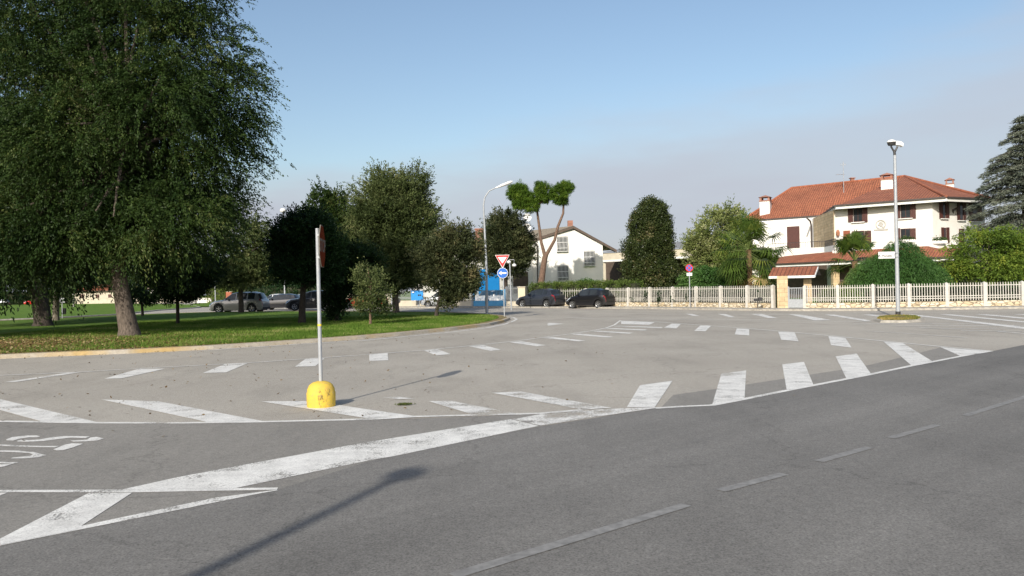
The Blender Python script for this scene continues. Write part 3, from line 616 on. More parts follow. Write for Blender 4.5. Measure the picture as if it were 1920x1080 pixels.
P = rng.uniform((-14, 9), (6, 30), (2600, 2)); keep = (rng.uniform(0, 1, len(P)) < np.exp(-((P[:, 0] + 7) / 6) ** 2) * .40 * (1 + .6 * n3(np.column_stack([P, P[:, 0] * 0]), 1.1, rng))) & ~inpoly(P, IS)
litter('leaves_on_road', P[keep], .012, .055, 'sparse dry leaves blown over the asphalt', 6, .22)
P = rng.uniform((-16, 18), (4, 45), (9000, 2)); ins = inpoly(P, IS); A_ = np.array(IS)
# leaves gathered along the outside foot of the kerb
dm = np.min(np.hypot(P[:, None, 0] - np.repeat(A_, 1, 0)[None, :, 0], P[:, None, 1] - A_[None, :, 1]), axis=1)
seg = []
for i in range(2, 12):
    a, b_ = Vector(G(*isl[i])), Vector(G(*isl[i + 1])); nn = (b_ - a); nn = Vector((nn.y, -nn.x)).normalized()
    for q in range(int((b_ - a).length * 7)): p = a.lerp(b_, rng.uniform()) + nn * abs(rng.normal(0, .28)); seg.append((p.x, p.y))
litter('leaves_at_kerb', np.array(seg), .012, .06, 'dry leaves collected along the foot of the lawn kerb', 8, .35)
# weed tuft in the hatch
P = np.array(G(758, 760)) + rng.normal(0, 1, (260, 2)) * np.array([.05, .025]); 
C = np.column_stack([P, np.full(260, .01)]); ax = rng.normal(0, .9, (260, 3)); ax[:, 2] = 1; V, t = leaves(C + ax * .012, ax, .04, .012, rng, np.full(260, .4))
o = quadmesh('weed_tuft', V, t, FO['weedy']); tag(o, 'small weed tuft growing through the asphalt right of the yellow concrete base', 'weed', None, 'stuff')
P = np.array(G(1684, 601)) + rng.normal(0, 1, (10, 2)) * .01

# ---- stop sign on yellow concrete base
x, y = G(598, 766); y += .18; x = X0(598, y) + .0
st = thing('stop_sign', 'octagonal sign on a grey pole in a domed yellow concrete base, seen nearly edge-on', 'road sign', (x, y, 0))
prof = [(.195, 0), (.203, .03), (.205, .20), (.2, .215), (.196, .22), (.192, .26), (.165, .315), (.12, .35), (.06, .368), (.0, .372)]
bb = B('yellow'); bb.lathe(prof, 40).build('concrete_base', st, True, 50)
pz = At(592, 430, y).z
B('galvl').tube([(0, 0, .3), (-.004, 0, pz)], [.027, .027], 16).tube([(-.004, 0, pz), (-.004, 0, pz + .012)], [.03, .027], 16).build('pole', st, True)
MB().mat(M('yellow_band', (.7, .5, .05))).tube([(0, 0, 1.16), (0, 0, 1.19)], .029, 16).build('band', st, True)
n = Vector((math.cos(math.radians(6)), math.sin(math.radians(6)), 0)); tt = Vector((-n.y, n.x, 0)); R_ = .325; zc = At(596, 462, y).z
def disc(poly2, off, th, mat_): # poly2 in (along, up)
    return B(mat_).extr([Vector((0, 0, zc)) + n * off + tt * a + Vector((0, 0, 1)) * b for a, b in poly2], n * th)
octo = lambda r: [(r * math.cos(math.radians(22.5 + 45 * k)), r * math.sin(math.radians(22.5 + 45 * k))) for k in range(8)]
pl = disc(octo(R_), .05, .012, 'signfade'); pl.build('sign_plate', st)
disc(octo(R_ * .97), .0625, .002, 'signred').build('sign_face', st)
M4 = Matrix.Translation(Vector((0, 0, zc)) + n * .066) @ Matrix((( tt.x, 0, n.x, 0), (tt.y, 0, n.y, 0), (0, 1, 0, 0), (0, 0, 0, 1)))
text_mesh('STOP', 'sign_lettering', .26, MT['signfade'], st, M4, .001, .004)
for dz in (-.16, .16): B('galvl').box((n.x * .03, n.y * .03, zc + dz), (.06, .09, .03)).build('bracket', st)

# ---- street lamps
def twin_lamp(loc, h, label, rz=0, single=False):
    t = thing('street_lamp', label, 'street lamp', (*loc, 0), rz)
    B('dark').tube([(0, 0, -.02), (0, 0, .28)], .105, 16).build('pole_foot', t, True)
    B('galvl').tube([(0, 0, 0), (0, 0, h * .45), (0, 0, h * .9)], [.088, .075, .058], 16).tube([(0, 0, h * .6), (0, 0, h * .6 + .02)], .075, 16).build('pole', t, True)
    if single:
        B('dark').tube([(0, 0, h * .9), (0, 0, h * .955)], [.06, .05], 10).build('bracket', t, True)
        hb = B('dark').lathe([(.02, 0), (.12, .01), (.16, .06), (.17, .11)], 20, (0, 0, h * .952)).build('round_lamp_head', t, True)
        B('lampglass').lathe([(.18, .11), (.17, .14), (.12, .19), (.0, .22)], 20, (0, 0, h * .952)).build('lamp_cover', hb, True); return t
    B('dark').tube([(0, 0, h * .9), (-.02, 0, h * .93)], [.06, .05], 10).tube([(-.01, 0, h * .915), (-.16, 0, h * .95)], .04, 8).tube([(.0, 0, h * .915), (.13, 0, h * .948)], .04, 8).build('bracket', t, True)
    b = B('dark').lathe([(.02, 0), (.13, .01), (.165, .07), (.18, .15)], 20, (-.14, -.02, h * .952)); hb = b.build('round_lamp_head', t, True)
    c = B('lampglass').lathe([(.19, .15), (.185, .18), (.145, .225), (.08, .26), (.0, .27)], 20, (-.14, -.02, h * .952)).build('lamp_cover', hb, True)
    Rr = Matrix.Rotation(math.radians(8), 3, 'Y')
    P = MB().mat(MT['signwhite']); P.box((.14, .02, h * .952 + .10), (.22, .22, .17), ax=Rr); P.extr([Vector((.14, .02, h * .952 + .10)) + Rr @ Vector(q) for q in ((.11, -.11, -.08), (.11, .11, -.08), (.11, .11, .07), (.11, -.11, .07))], Rr @ Vector((.10, 0, -.05)))
    P.build('floodlight', t, True, 30); return t
lx, ly = G(1684, 596); twin_lamp((lx, ly), Zr(1676, 257, ly), 'tall grey twin-headed street lamp standing on the small grassy island')
lamp_r = [o for o in bpy.data.objects if o.name == 'street_lamp'][0]
hx, hy = G(762, 889); hl = 8.2; k_ = hl * .965 / math.tan(SUN_EL)
twin_lamp((hx - SX * k_, hy - SY * k_), hl, 'round-headed street lamp whose long shadow crosses the front road', single=True)
# street name sign
pa = At(1647, 479, ly - .1); pb = At(1677.5, 479, ly - .1); zt = (Zr(1660, 472.5, ly) + Zr(1660, 484.5, ly)) / 2; hh = .29; wd_ = (pb.x - pa.x)
sn = thing('street_name_sign', 'white rectangular street name sign clamped to the tall lamp pole on the right', 'street sign', (lx, ly, zt))
cx = (pa.x + pb.x) / 2 - lx
B('signwhite').box((cx, -.1, 0), (wd_, .02, hh)).build('sign_plate', sn)
fr_ = B('signwhite')
for dz_ in (.09, -.09): B('galv').box((-.03, -.05, dz_), (.16, .09, .03)).build('bracket', sn)
R4 = lambda x, y, z: Matrix.Translation((x, y, z)) @ Matrix.Rotation(math.radians(90), 4, 'X')
text_mesh('VIA', 'lettering', .07, MT['black'], sn, R4(cx - .26, -.113, .08), .001)
text_mesh('A. Ponetti', 'lettering', .145, MT['black'], sn, R4(cx - .07, -.113, -.035), .001, .003)
B(M('sign_grey', (.3, .3, .32))).box((cx + .27, -.112, 0), (.012, .004, .2)).lathe([(.055, 0), (.065, 0), (.065, .004), (.055, .004)], 16, (cx + .335, -.112, 0), Matrix.Rotation(math.radians(90), 3, 'X')).box((cx + .335, -.112, 0), (.07, .004, .01)).box((cx + .335, -.112, 0), (.01, .004, .1)).build('emblem', sn)
# curved arm lamp
x, y = G(913, 590); dz = lambda px, py: (At(px, py, y).x - x, Zr(px, py, y))
t = thing('street_lamp', 'pale curved-arm street lamp with a long white lantern, on the tip of the lawn', 'street lamp', (x, y, 0))
pts = [(0, 0, 0)] + [(a, 0, b) for a, b in (dz(912, 500), dz(907.5, 405), dz(906.5, 385), dz(909, 370), dz(917, 358), dz(930, 352))]
B('galvl').tube(pts, [.09, .075, .058, .052, .046, .042, .04], 12).build('pole', t, True)
B('galv').tube([(0, 0, 0), (0, 0, 1.1)], .098, 12).build('pole_foot', t, True)
a = Vector((dz(929, 352.5)[0], 0, dz(929, 352.5)[1])); b_ = Vector((dz(961, 340)[0], 0, dz(961, 340)[1])); d = (b_ - a).normalized()
hd = B('signwhite'); s_ = Vector((0, 1, 0)); u_ = d.cross(s_) * -1
ring = []
for f_, w_, h_ in ((0, .04, .04), (.15, .07, .06), (.35, .13, .09), (.7, .15, .10), (.92, .12, .08), (1, .05, .04)):
    c = a.lerp(b_, f_); ring.append([c + s_ * w_ * math.cos(q) + u_ * h_ * math.sin(q) for q in [k * math.pi / 5 for k in range(10)]])
for i in range(5):
    for k in range(10): hd.face([ring[i][k], ring[i][(k + 1) % 10], ring[i + 1][(k + 1) % 10], ring[i + 1][k]])
hd.face(ring[0]); hd.face(ring[-1]); hd.build('lamp_head', t, True, 60)
# small double lamp in the far yard (near the blue gate) and white globe lamp far left
D = 60; x = X0(958, D); t = thing('street_lamp', 'short slim lamp post with two small hanging lanterns, just right of the give way sign', 'street lamp', (x, D, 0))
B('galvl').tube([(0, 0, 0), (-.05, 0, Zr(955, 492, D))], [.06, .045], 10).build('pole', t, True)
for sgn, dz_ in ((-.12, 0), (.28, -.25)):
    B('signwhite').lathe([(.03, .16), (.14, .1), (.17, 0), (.1, -.08), (0, -.1)], 14, (sgn, 0, Zr(955, 492, D) + dz_)).build('lantern', t, True)
B('galv').tube([(-.12, 0, Zr(955, 490, D) + .12), (.28, 0, Zr(955, 490, D) + .12)], .02, 8).tube([(.28, 0, Zr(955, 490, D) + .12), (.28, 0, Zr(955, 490, D) - .15)], .015, 8).build('crossbar', t)
D = 85; x = X0(534, D); t = thing('street_lamp', 'distant lamp post with a round white head rising behind the dark tree', 'street lamp', (x, D, 0))
B('galvl').tube([(0, 0, 0), (0, 0, Zr(533, 400, D))], [.09, .06], 10).build('pole', t, True)
B('lampglass').lathe([(.05, -.22), (.3, -.12), (.34, .05), (.25, .2), (0, .28)], 16, (0, 0, Zr(533, 395, D))).build('lamp_head', t, True)

# ---- give-way sign + blue arrow sign on one pole
x, y = G(946, 597); D = y
t = thing('road_sign_pole', 'slim pole carrying a red and white give way triangle above a round blue arrow sign', 'road sign', (x, y, 0))
B('galvl').tube([(0, 0, 0), (-.03, 0, Zr(942, 480, D))], .032, 10).build('pole', t, True)
def tri(cx_, top, bot, hw, y0, th, mat_, nm, r=.05):
    return B(mat_).extr([(cx_ - hw, y0, top), (cx_ - hw * .06, y0, bot), (cx_ + hw * .06, y0, bot), (cx_ + hw, y0, top)], (0, -th, 0)).build(nm, t)
cx_ = At(942, 490, D).x - x; zt_, zb_ = Zr(942, 478, D), Zr(942, 502, D); H_ = zt_ - zb_; hw = (At(955.5, 479, D).x - At(928.5, 479, D).x) / 2
tri(cx_, zt_, zb_, hw, -.035, .012, 'signwhite', 'give_way_plate'); tri(cx_, zt_ - .02, zb_ + .05, hw * .93, -.0475, .003, 'signredb', 'red_border'); tri(cx_, zt_ - .12, zb_ + .25, hw * .63, -.0515, .003, 'signwhite', 'white_triangle')
zc2 = Zr(942, 512, D); r_ = hw * .74; RX = Matrix.Rotation(math.radians(90), 3, 'X')
B('signwhite').lathe([(0, 0), (r_, 0), (r_, .012), (0, .012)], 28, (cx_, -.035, zc2), RX).build('round_plate', t)
B('signblue').lathe([(0, 0), (r_ * .93, 0), (r_ * .93, .003), (0, .003)], 28, (cx_, -.0475, zc2), RX).build('blue_disc', t)
B('signwhite').extr([(cx_ - r_ * .75, -.052, zc2), (cx_ - r_ * .2, -.052, zc2 - r_ * .38), (cx_ - r_ * .2, -.052, zc2 - r_ * .13), (cx_ + r_ * .72, -.052, zc2 - r_ * .13), (cx_ + r_ * .72, -.052, zc2 + r_ * .13), (cx_ - r_ * .2, -.052, zc2 + r_ * .13), (cx_ - r_ * .2, -.052, zc2 + r_ * .38)], (0, -.003, 0)).build('arrow', t)
# ---- no stopping sign
D = 53.2; x = X0(1293, D); t = thing('road_sign_pole', 'thin pole with a round red-rimmed no stopping sign before the white fence', 'road sign', (x, D, .12))
B('galvl').tube([(0, 0, -.12), (0, 0, Zr(1292, 503, D) - .12)], .03, 10).build('pole', t, True)
zc3 = Zr(1292, 502.5, D) - .12; r_ = .255
B('signredb').lathe([(0, 0), (r_, 0), (r_, .012), (0, .012)], 24, (-.01, -.035, zc3), RX).build('round_plate', t)
B('signblue').lathe([(0, 0), (r_ * .78, 0), (r_ * .78, .003), (0, .003)], 24, (-.01, -.048, zc3), RX).build('blue_disc', t)
rb = B('signredb')
for s in (-1, 1): rb.box((-.01, -.053 - .0005 * s, zc3), (r_ * 1.55, .003, .055), ax=Matrix.Rotation(math.radians(45 * s), 3, 'Y'))
rb.build('red_cross_bars', t)
B('signwhite').box((-.01, -.04, zc3 - .42), (.36, .012, .2)).build('small_plate', t)
text_mesh('0-24', 'plate_lettering', .13, MT['black'], t, R4(-.01, -.048, zc3 - .42), .001)
# blue notice board
D = 74; x = X0(782, D); t = thing('notice_board', 'bright blue rectangular notice board on a thin post beside the low wall', 'notice board', (x, D, 0))
zb, zt = Zr(782, 563, D), Zr(782, 545, D); B('board').box((0, -.03, (zb + zt) / 2), (22.5 * D / F, .04, zt - zb)).build('panel', t)
B('galv').tube([(.2, 0, 0), (.2, 0, zt)], .035, 8).build('post', t)
B('signwhite').box((-.38, -.052, zt - .14), (.2, .004, .1)).build('notice', t)
# distant signs / poles on the left
def pole(px, pyb, pyt, r, label, nm='pole', cat='pole', mt='galvl', extra=None):
    x, y = G(px, pyb, .1); t = thing(nm, label, cat, (x, y, .1)); B(mt).tube([(0, 0, 0), (0, 0, Zr(px, pyt, y) - .1)], r, 8).build('post', t, True); return t, x, y
t, x, y = pole(117, 597, 560, .03, 'short grey sign post with a dark back plate at the lawn edge between trunks', 'litter_post', 'post'); B('galvl').box((0, .03, Zr(117, 563, y) - .1), (.42, .02, .34)).build('plate', t); B('dark').lathe([(.14, .0), (.17, .45), (.0, .45)], 12, (.0, .22, .3)).build('litter_bin', t, True)
pole(64, 590, 530, .07, 'grey steel pole standing at the lawn beside the dark left trunk')
pole(138, 575, 530, .12, 'pale concrete pole on the far lawn', mt='pave')
pole(193, 568.5, 535, .16, 'pale distant concrete pole in front of the houses', mt='pave')
t, x, y = pole(332, 583, 505, .07, 'grey pole on the far lawn with shrub at its foot')
t, x, y = pole(404, 568, 500, .10, 'distant pole with a small red sign at the far junction', 'road_sign_pole', 'road sign'); B('signredb').box((.2, -.1, Zr(406, 502, y) - .1), (1.3, .03, .5)).build('red_plate', t)

# ---- fences
def fence(name, label, keys, hp, np_, group=None, pts=None, base='rubble', posth=None, mt='fencew', zb=.12, wallh=.30, postw=.17, pw=.038):
    P = pts or [FX[k] for k in keys]; t = thing(name, label, 'fence', (*P[0], 0), 0, group); o0 = Vector((*P[0], 0))
    wl = B(base)
    for i in range(len(P) - 1):
        a, b_ = P[i], P[i + 1]; d = (b_ - a).normalized(); n = Vector((-d.y, d.x)) * .1; a2 = a + d * postw * .5 - P[0]; b2 = b_ - d * postw * .5 - P[0]
        wl.prism([tuple(a2 + n), tuple(a2 - n), tuple(b2 - n), tuple(b2 + n)], zb - .1, zb + wallh)
        pk = B(mt); A3 = a2.lerp(b2, .0); l = (b2 - a2).length
        for hz_ in (zb + wallh + (hp - wallh) * .17, zb + wallh + (hp - wallh) * .30, zb + hp - .12):
            pk.beam((*a2, hz_), (*b2, hz_), .045, .04)
        for q in range(np_):
            c = a2.lerp(b2, (q + .5) / np_); rz = math.atan2(d.y, d.x); z0, z1 = zb + wallh + .03, zb + hp
            pk.box((c.x, c.y, (z0 + z1) / 2), (pw, .022, z1 - z0), rz)
            pk.extr([Vector((c.x, c.y, z1)) + Vector((d.x, d.y, 0)) * s_ for s_ in (-pw / 2,)] + [Vector((c.x, c.y, z1)) + Vector((d.x, d.y, 0)) * pw / 2, Vector((c.x, c.y, z1 + .06))], Vector((-d.y, d.x, 0)) * .02)
        pk.build('picket_panel', t)
    wl.build('stone_base', t)
    for i, p in enumerate(P):
        j = min(i, len(P) - 2); d = (P[j + 1] - P[j]).normalized(); c = p - P[0]; pb_ = B(mt); ph = (posth or hp + .02) + zb; rz = math.atan2(d.y, d.x)
        pb_.box((c.x, c.y, ph / 2), (postw, .22, ph), rz)
        q = postw / 2; R = Matrix.Rotation(rz, 3, 'Z'); top = [Vector((c.x, c.y, ph)) + R @ Vector(v) for v in ((-q, -.11, 0), (q, -.11, 0), (q, .11, 0), (-q, .11, 0))]; ap = Vector((c.x, c.y, ph + .07))
        for k in range(4): pb_.face([top[k], top[(k + 1) % 4], ap])
        pb_.build('post', t)
    return t
fence('picket_fence', 'white picket fence on a rubble stone base left of the garden gate', [1040, 1098, 1138, 1178, 1218, 1261, 1305, 1351, 1401, 1449], 1.32, 13)
fence('picket_fence', 'white picket fence on a rubble stone base right of the garden gate', [1509, 1570, 1636, 1703, 1774, 1845, 1916, 1990, 2070], 1.26, 13)
lf = [Vector((X0(735, 76.5), 76.5)), Vector((X0(785, 74.8), 74.8)), Vector((X0(835, 72.9), 72.9)), Vector((X0(886, 71), 71))]
fence('railing_fence', 'grey railing fence on a low beige wall behind the blue notice board', None, 1.55, 22, pts=lf, base='beige', mt='galvl', wallh=.55, postw=.16, pw=.03)
# gate pillar + garden gate + canopy
def pillar(px, D, w_, h, mt, label, cap=True):
    x = X0(px, D); t = thing('gate_pillar', label, 'pillar', (x, D, 0)); B(mt).box((0, 0, h / 2), (w_, w_, h), -.35).build('shaft', t)
    if cap: B('beige').box((0, 0, h + .04), (w_ + .1, w_ + .1, .08), -.35).build('cap', t)
    return t
pillar(980, 66.6, .62, 1.68, 'cream', 'wide cream pillar at the right end of the blue sliding gate')
pillar(1467, 47.6, .60, Zr(1467, 516, 47.6) - .05, 'stone', 'tan stone pillar left of the grey garden gate', False)
pillar(1514, 48.4, .45, Zr(1514, 518, 48.4) - .05, 'stone', 'tan stone pillar right of the garden gate, behind the fence end', False)
a, b_ = FX[1478], FX[1509]; t = thing('garden_gate', 'light grey garden gate with vertical bars between two stone pillars', 'gate', (*a, 0)); dv = b_ - a; dn = dv.normalized(); rz = math.atan2(dn.y, dn.x)
g = B('galvl'); g.box((dv.x / 2, dv.y / 2, .12 + .25), (dv.length - .05, .05, .46), rz).build('lower_panel', t)
g = B('galvl')
for k in range(9): c = dv * ((k + .6) / 9.2); g.box((c.x, c.y, .95), (.03, .03, .72), rz)
for z in (.62, 1.3): g.box((dv.x / 2, dv.y / 2, z), (dv.length - .05, .06, .05), rz)
g.build('bar_panel', t)
for s in (.0, 1): B('galvl').box((dv.x * s, dv.y * s, .72), (.07, .07, 1.35), rz).build('gate_post', t)
# blue sliding gate
a = Vector((X0(889, 70.6), 70.6)); b_ = Vector((X0(947, 68.4), 68.4)); dv = b_ - a; rz = math.atan2(dv.y, dv.x)
t = thing('sliding_gate', 'light blue sliding gate of vertical bars over a solid blue kick panel', 'gate', (*a, 0))
zt = Zr(915, 545, 69.5); B('lblue').box((dv.x / 2, dv.y / 2, .36), (dv.length, .07, .46), rz).build('kick_panel', t)
g = B('lblue')
for k in range(24): c = dv * ((k + .5) / 24); g.box((c.x, c.y, (.6 + zt) / 2), (.035, .035, zt - .6), rz)
g.build('bars', t); B('lblue').box((dv.x / 2, dv.y / 2, zt + .02), (dv.length, .08, .08), rz).build('top_rail', t)
for s in (0, 1): B('lblue').box((dv.x * s, dv.y * s, zt / 2 + .05), (.12, .12, zt + .1), rz).build('gate_post', t)
# grey fence between sliding gate and cream pillar
fence('railing_fence', 'dark railing panel between the blue sliding gate and the cream pillar', None, 1.6, 14, pts=[Vector((X0(950, 68.3), 68.3)), Vector((X0(974, 67.2), 67.2))], base='beige', mt='galv', wallh=.4, postw=.12, pw=.03)

# ---- roofs helper
def roofface(b, pts, z0=None):
    """planar-ish polygon; first edge is the eave. uv in metres along eave / up slope"""
    P = [Vector(p) for p in pts]; e = (P[1] - P[0]).normalized(); nrm = (P[1] - P[0]).cross(P[2] - P[0]).normalized()
    if nrm.z < 0: nrm = -nrm
    s = nrm.cross(e)
    b.face(P, [((p - P[0]).dot(e) + 50, (p - P[0]).dot(s) + 50) for p in P])
def gutterline(b, P, r=.07, dz=-.1):
    b.tube([(p[0], p[1], p[2] + dz) for p in P], r, 8)

# ---- villa
def V3(px, py, D): return At(px, py, D)
ZE = 8.37
E0 = V3(1390, 415.5, 86.9); E1 = V3(1541, 405, 81.7); E2 = V3(1568, 386, 71.2); E3 = V3(1774, 371, 66.0); E4 = V3(1861, 374.5, 68.3)
for e in (E0, E1, E2, E3, E4): e.z = ZE
R0 = V3(1484, 355, 88.8); R1 = V3(1697, 334, 80.7); R0.z = R1.z = 12.15
E5 = Vector((47, 90, ZE)); E6 = Vector((32, 101, ZE))
vl = thing('villa', 'large white villa with red tiled hip roof and brown shutters behind the right-hand fence', 'house', (E3.x - 1, E3.y + 1, 0)); VO = Vector(vl.location)
def vb(b, name, parent=None, **k):
    o = b.build(name, parent or vl, **k); o.matrix_parent_inverse = Matrix.Translation(-VO) if not parent else Matrix.Identity(4); return o
rf = B('tiles')
for q in ((E0, E1, R1, R0), (E1, E2, R1), (E2, E3, R1), (E3, E4, R1), (E4, E5, R1), (E5, E6, R0, R1), (E6, E0, R0)): roofface(rf, q)
roof = vb(rf, 'roof')
# soffit slab, fascia and gutter
outl = [E0, E1, E2, E3, E4, E5, E6]
vb(B('soffit').prism([(p.x, p.y) for p in outl], ZE - .22, ZE - .02), 'soffit', roof)
fa = B('trimw'); gu = B('gutter')
ol2 = [E0, E1, E2, E3, E4]
for p, q in zip(ol2[:-1], ol2[1:]):
    d = (q - p).normalized(); nn = Vector((d.y, -d.x, 0)) * .03
    fa.beam(p + nn + Vector((0, 0, -.16)), q + nn + Vector((0, 0, -.16)), .05, .26); gu.beam(p + nn * 4 + Vector((0, 0, .03)), q + nn * 4 + Vector((0, 0, .03)), .15, .13)
vb(fa, 'fascia', roof); vb(gu, 'gutter', roof)
rg = B(M('ridge_tiles', (.30, .10, .05), .85, var=.3, scale=4)); rg.tube([R0, R1], .13, 8).tube([R1, E3 + Vector((0, 0, .1))], .12, 8).tube([R1, E4 + Vector((0, 0, .1))], .12, 8).tube([R0, E0 + Vector((0, 0, .1))], .12, 8)
vb(rg, 'ridge_tiles', roof)
WA = (X0(1408, 86), 86.0); WB = (X0(1525, 82.2), 82.2); WC = (X0(1565.5, 72.4), 72.4); WD = (X0(1751, 67.3), 67.3); WE = (X0(1849, 69.8), 69.8)
body = [WA, WB, WC, WD, WE, (45, 88), (33, 98)]
wl = B('white'); wl.prism(orient(body), -.05, ZE - .23); wall = vb(wl, 'wall')
def panel(A, Bp, x0, y0, x1, y1, off, th, mt, name, parent=None, b=None):
    """a slab on wall A-B covering photo rect"""
    s0, za = onwall(A, Bp, x0, (y0 + y1) / 2); s1, zb_ = onwall(A, Bp, x1, (y0 + y1) / 2)
    zt_ = onwall(A, Bp, (x0 + x1) / 2, y0)[1]; zl = onwall(A, Bp, (x0 + x1) / 2, y1)[1]
    A_, B_ = Vector(A), Vector(Bp); d = B_ - A_; p0 = A_ + d * s0; p1 = A_ + d * s1; dn = d.normalized(); nn = Vector((dn.y, -dn.x))
    if nn.dot(-p0) < 0: nn = -nn
    c = (p0 + p1) / 2 + nn * (off + th / 2)
    bb_ = b or B(mt); bb_.box((c.x, c.y, (zt_ + zl) / 2), ((p1 - p0).length, th, zt_ - zl), math.atan2(dn.y, dn.x))
    return bb_ if b else vb(bb_, name, parent)
# stone clad diagonal wall
panel(WB, WC, 1526.3, 401, 1564.8, 475, .002, .05, 'stone', 'stone_cladding')
def win(A, Bp, x0, y0, x1, y1, sh, name='window', mt='shutter', mull=True, sill=True):
    fr_ = B('shutter'); th = .06
    w_ = panel(A, Bp, x0, y0, x1, y1, .003, .05, 'shutter', name)
    px = 1.4; nb = 2 if mull else 1; step = (x1 - x0 - px) / nb
    for k in range(nb): panel(A, Bp, x0 + px * .8 + k * step, y0 + px, x0 + k * step + step - px * .1, y1 - px, .055, .012, 'glass', 'pane', w_)
    for (a, b2, m) in sh: panel(A, Bp, a, y0 - .5, b2, y1 + .5, .056, .05, m, 'shutter', w_)
    if sill: panel(A, Bp, x0 - 4, y1 + .3, x1 + 4, y1 + 1.8, .003, .18, 'trimw', 'sill', w_)
    return w_
win(WC, WD, 1600.5, 387, 1618, 416, [(1590.4, 1599.8, 'shutter'), (1618.8, 1627, 'shutter')])
win(WC, WD, 1689, 380.5, 1708, 409, [(1680.5, 1688.3, 'shutter'), (1708.7, 1717.5, 'shutter')])
win(WC, WD, 1597.8, 433, 1621, 461, [(1582, 1594.5, 'shutterred'), (1622, 1634, 'shutter')], 'balcony_door', sill=False)
win(WC, WD, 1689, 428.5, 1708, 449, [(1682, 1688.3, 'shutter'), (1708.7, 1717.5, 'shutter')])
win(WD, WE, 1766, 377.5, 1772, 409.5, [(1760, 1765.5, 'shutter'), (1772.5, 1778, 'shutter')], mull=False)
win(WD, WE, 1798, 380, 1805, 413, [(1793.5, 1797.5, 'shutter'), (1805.5, 1810, 'shutter')], mull=False)
win(WD, WE, 1822, 382, 1833, 415, [(1816, 1821.5, 'shutter'), (1833.5, 1839.5, 'shutter')], mull=False)
win(WD, WE, 1768.5, 427, 1773, 455, [(1764, 1768, 'shutter'), (1773.5, 1778.5, 'shutter')], 'balcony_door', mull=False, sill=False)
panel(WD, WE, 1798, 429, 1807, 457, .003, .06, 'shutter', 'closed_shutter')
panel(WA, WB, 1476, 424.5, 1499.4, 465, .003, .07, 'shutter', 'rolled_down_door')
# white wall over porch: balcony slab + parapet of left wing
PB = [(X0(1440, 79), 79.0), (X0(1548, 75.5), 75.5), (X0(1569, 71.6), 71.6)]
bp = B('white')
for p, q in zip(PB[:-1], PB[1:]):
    s = [Zr(1500, 463.5, 77), Zr(1500, 480, 77)]
    bp.beam((*p, (4.9 + 4.15) / 2), (*q, (4.9 + 4.15) / 2), .2, .78)
bal = vb(bp, 'balcony_parapet')
rl = B('dark')
for p, q in zip(PB[:-1], PB[1:]):
    rl.beam((*p, 5.48), (*q, 5.48), .04, .04); l = (Vector(q) - Vector(p)).length; n_ = int(l / .16)
    for k in range(n_ + 1): c = Vector(p).lerp(Vector(q), k / n_); rl.box((c.x, c.y, 5.18), (.02, .02, .58))
vb(rl, 'railing', bal)
vb(B('white').prism(orient([PB[0], PB[1], PB[2], WC, WB, WA]), 4.1, 4.3), 'balcony_floor', bal)
# first-floor terrace ledge along the block and round the corner
def vface(A, Bp, off):
    A_, B_ = Vector(A), Vector(Bp); d = (B_ - A_).normalized(); nn = Vector((d.y, -d.x));  nn = nn if nn.dot(-A_) > 0 else -nn
    return A_ + nn * off, B_ + nn * off
zl1 = 4.55
a, b_ = vface(WC, WD, .55); a3, b3 = vface(WD, WE, .55)
b_ = b_ + (b_ - a).normalized() * .5
vb(B('white').prism(orient([tuple(a), tuple(b_), tuple(b3.lerp(a3, .45)), tuple(Vector(WD).lerp(Vector(WE), .5)), WD, WC]), 3.98, 4.42), 'ledge')
for (x0, x1, yy) in ((1687, 1713, 452), (1567, 1588, 458), (1745, 1772, 454), (1645, 1668, 456)):
    D = 67.6 if x0 > 1740 else 68.5 if x0 > 1680 else 71
    p0, p1 = V3(x0, yy, D), V3(x1, yy, D); c = (p0 + p1) / 2
    fb = vb(B('trimw').box(c + Vector((0, -.3, 0)), ((p1 - p0).length, .25, .26)), 'flower_box')
    rng_ = np.random.default_rng(x0); n = 260; C = np.column_stack([rng_.uniform(p0.x, p1.x, n), c.y - .3 + rng_.normal(0, .1, n), c.z + .12 + np.abs(rng_.normal(0, .14, n))])
    Vv, t_ = leaves(C, rng_.normal(size=(n, 3)), .14, .09, rng_, np.full(n, .5)); o = quadmesh('flowers', Vv, t_, FO['flower'], fb)
# crest, wall lantern, downpipes
cp = onwall(WC, WD, 1651.5, 421); P_ = Vector(WC).lerp(Vector(WD), cp[0]); dn = (Vector(WD) - Vector(WC)).normalized(); rz = math.atan2(dn.y, dn.x)
ce = B(M('crest_grey', (.42, .41, .38))); Rw = Matrix.Rotation(rz, 3, 'Z') @ RX; cpo = Vector((P_.x, P_.y, cp[1])) + Vector((dn.y, -dn.x, 0)) * .03
ce.lathe([(.42, -.02), (.42, .05), (.34, .05), (.34, -.02)], 24, cpo, Rw); ce.lathe([(.0, .06), (.16, .05), (.2, .0)], 8, cpo + Vector((.03, 0, .05)), Rw)
ce.box(cpo + Vector((0, -.02, -.45)), (1.15, .05, .12), rz); ce.box(cpo + Vector((0, -.03, -.12)), (.5, .05, .08), ax=Matrix.Rotation(rz, 3, 'Z') @ Matrix.Rotation(.5, 3, 'Y'))
vb(ce, 'crest')
s, z = onwall(WC, WD, 1571, 438); P_ = Vector(WC).lerp(Vector(WD), s); vb(B(M('terracotta', (.35, .15, .08))).lathe([(0, -.3), (.12, -.2), (.18, .1), (.1, .3), (0, .34)], 10, (P_.x - .1, P_.y - .25, z)), 'wall_lantern')
dp = B('gutter'); q0 = V3(1513, 409, 79.6); q1 = V3(1521, 413, 81.4); q2 = V3(1523, 470, 81.4); q2.x = q1.x; q2.z = 4.4
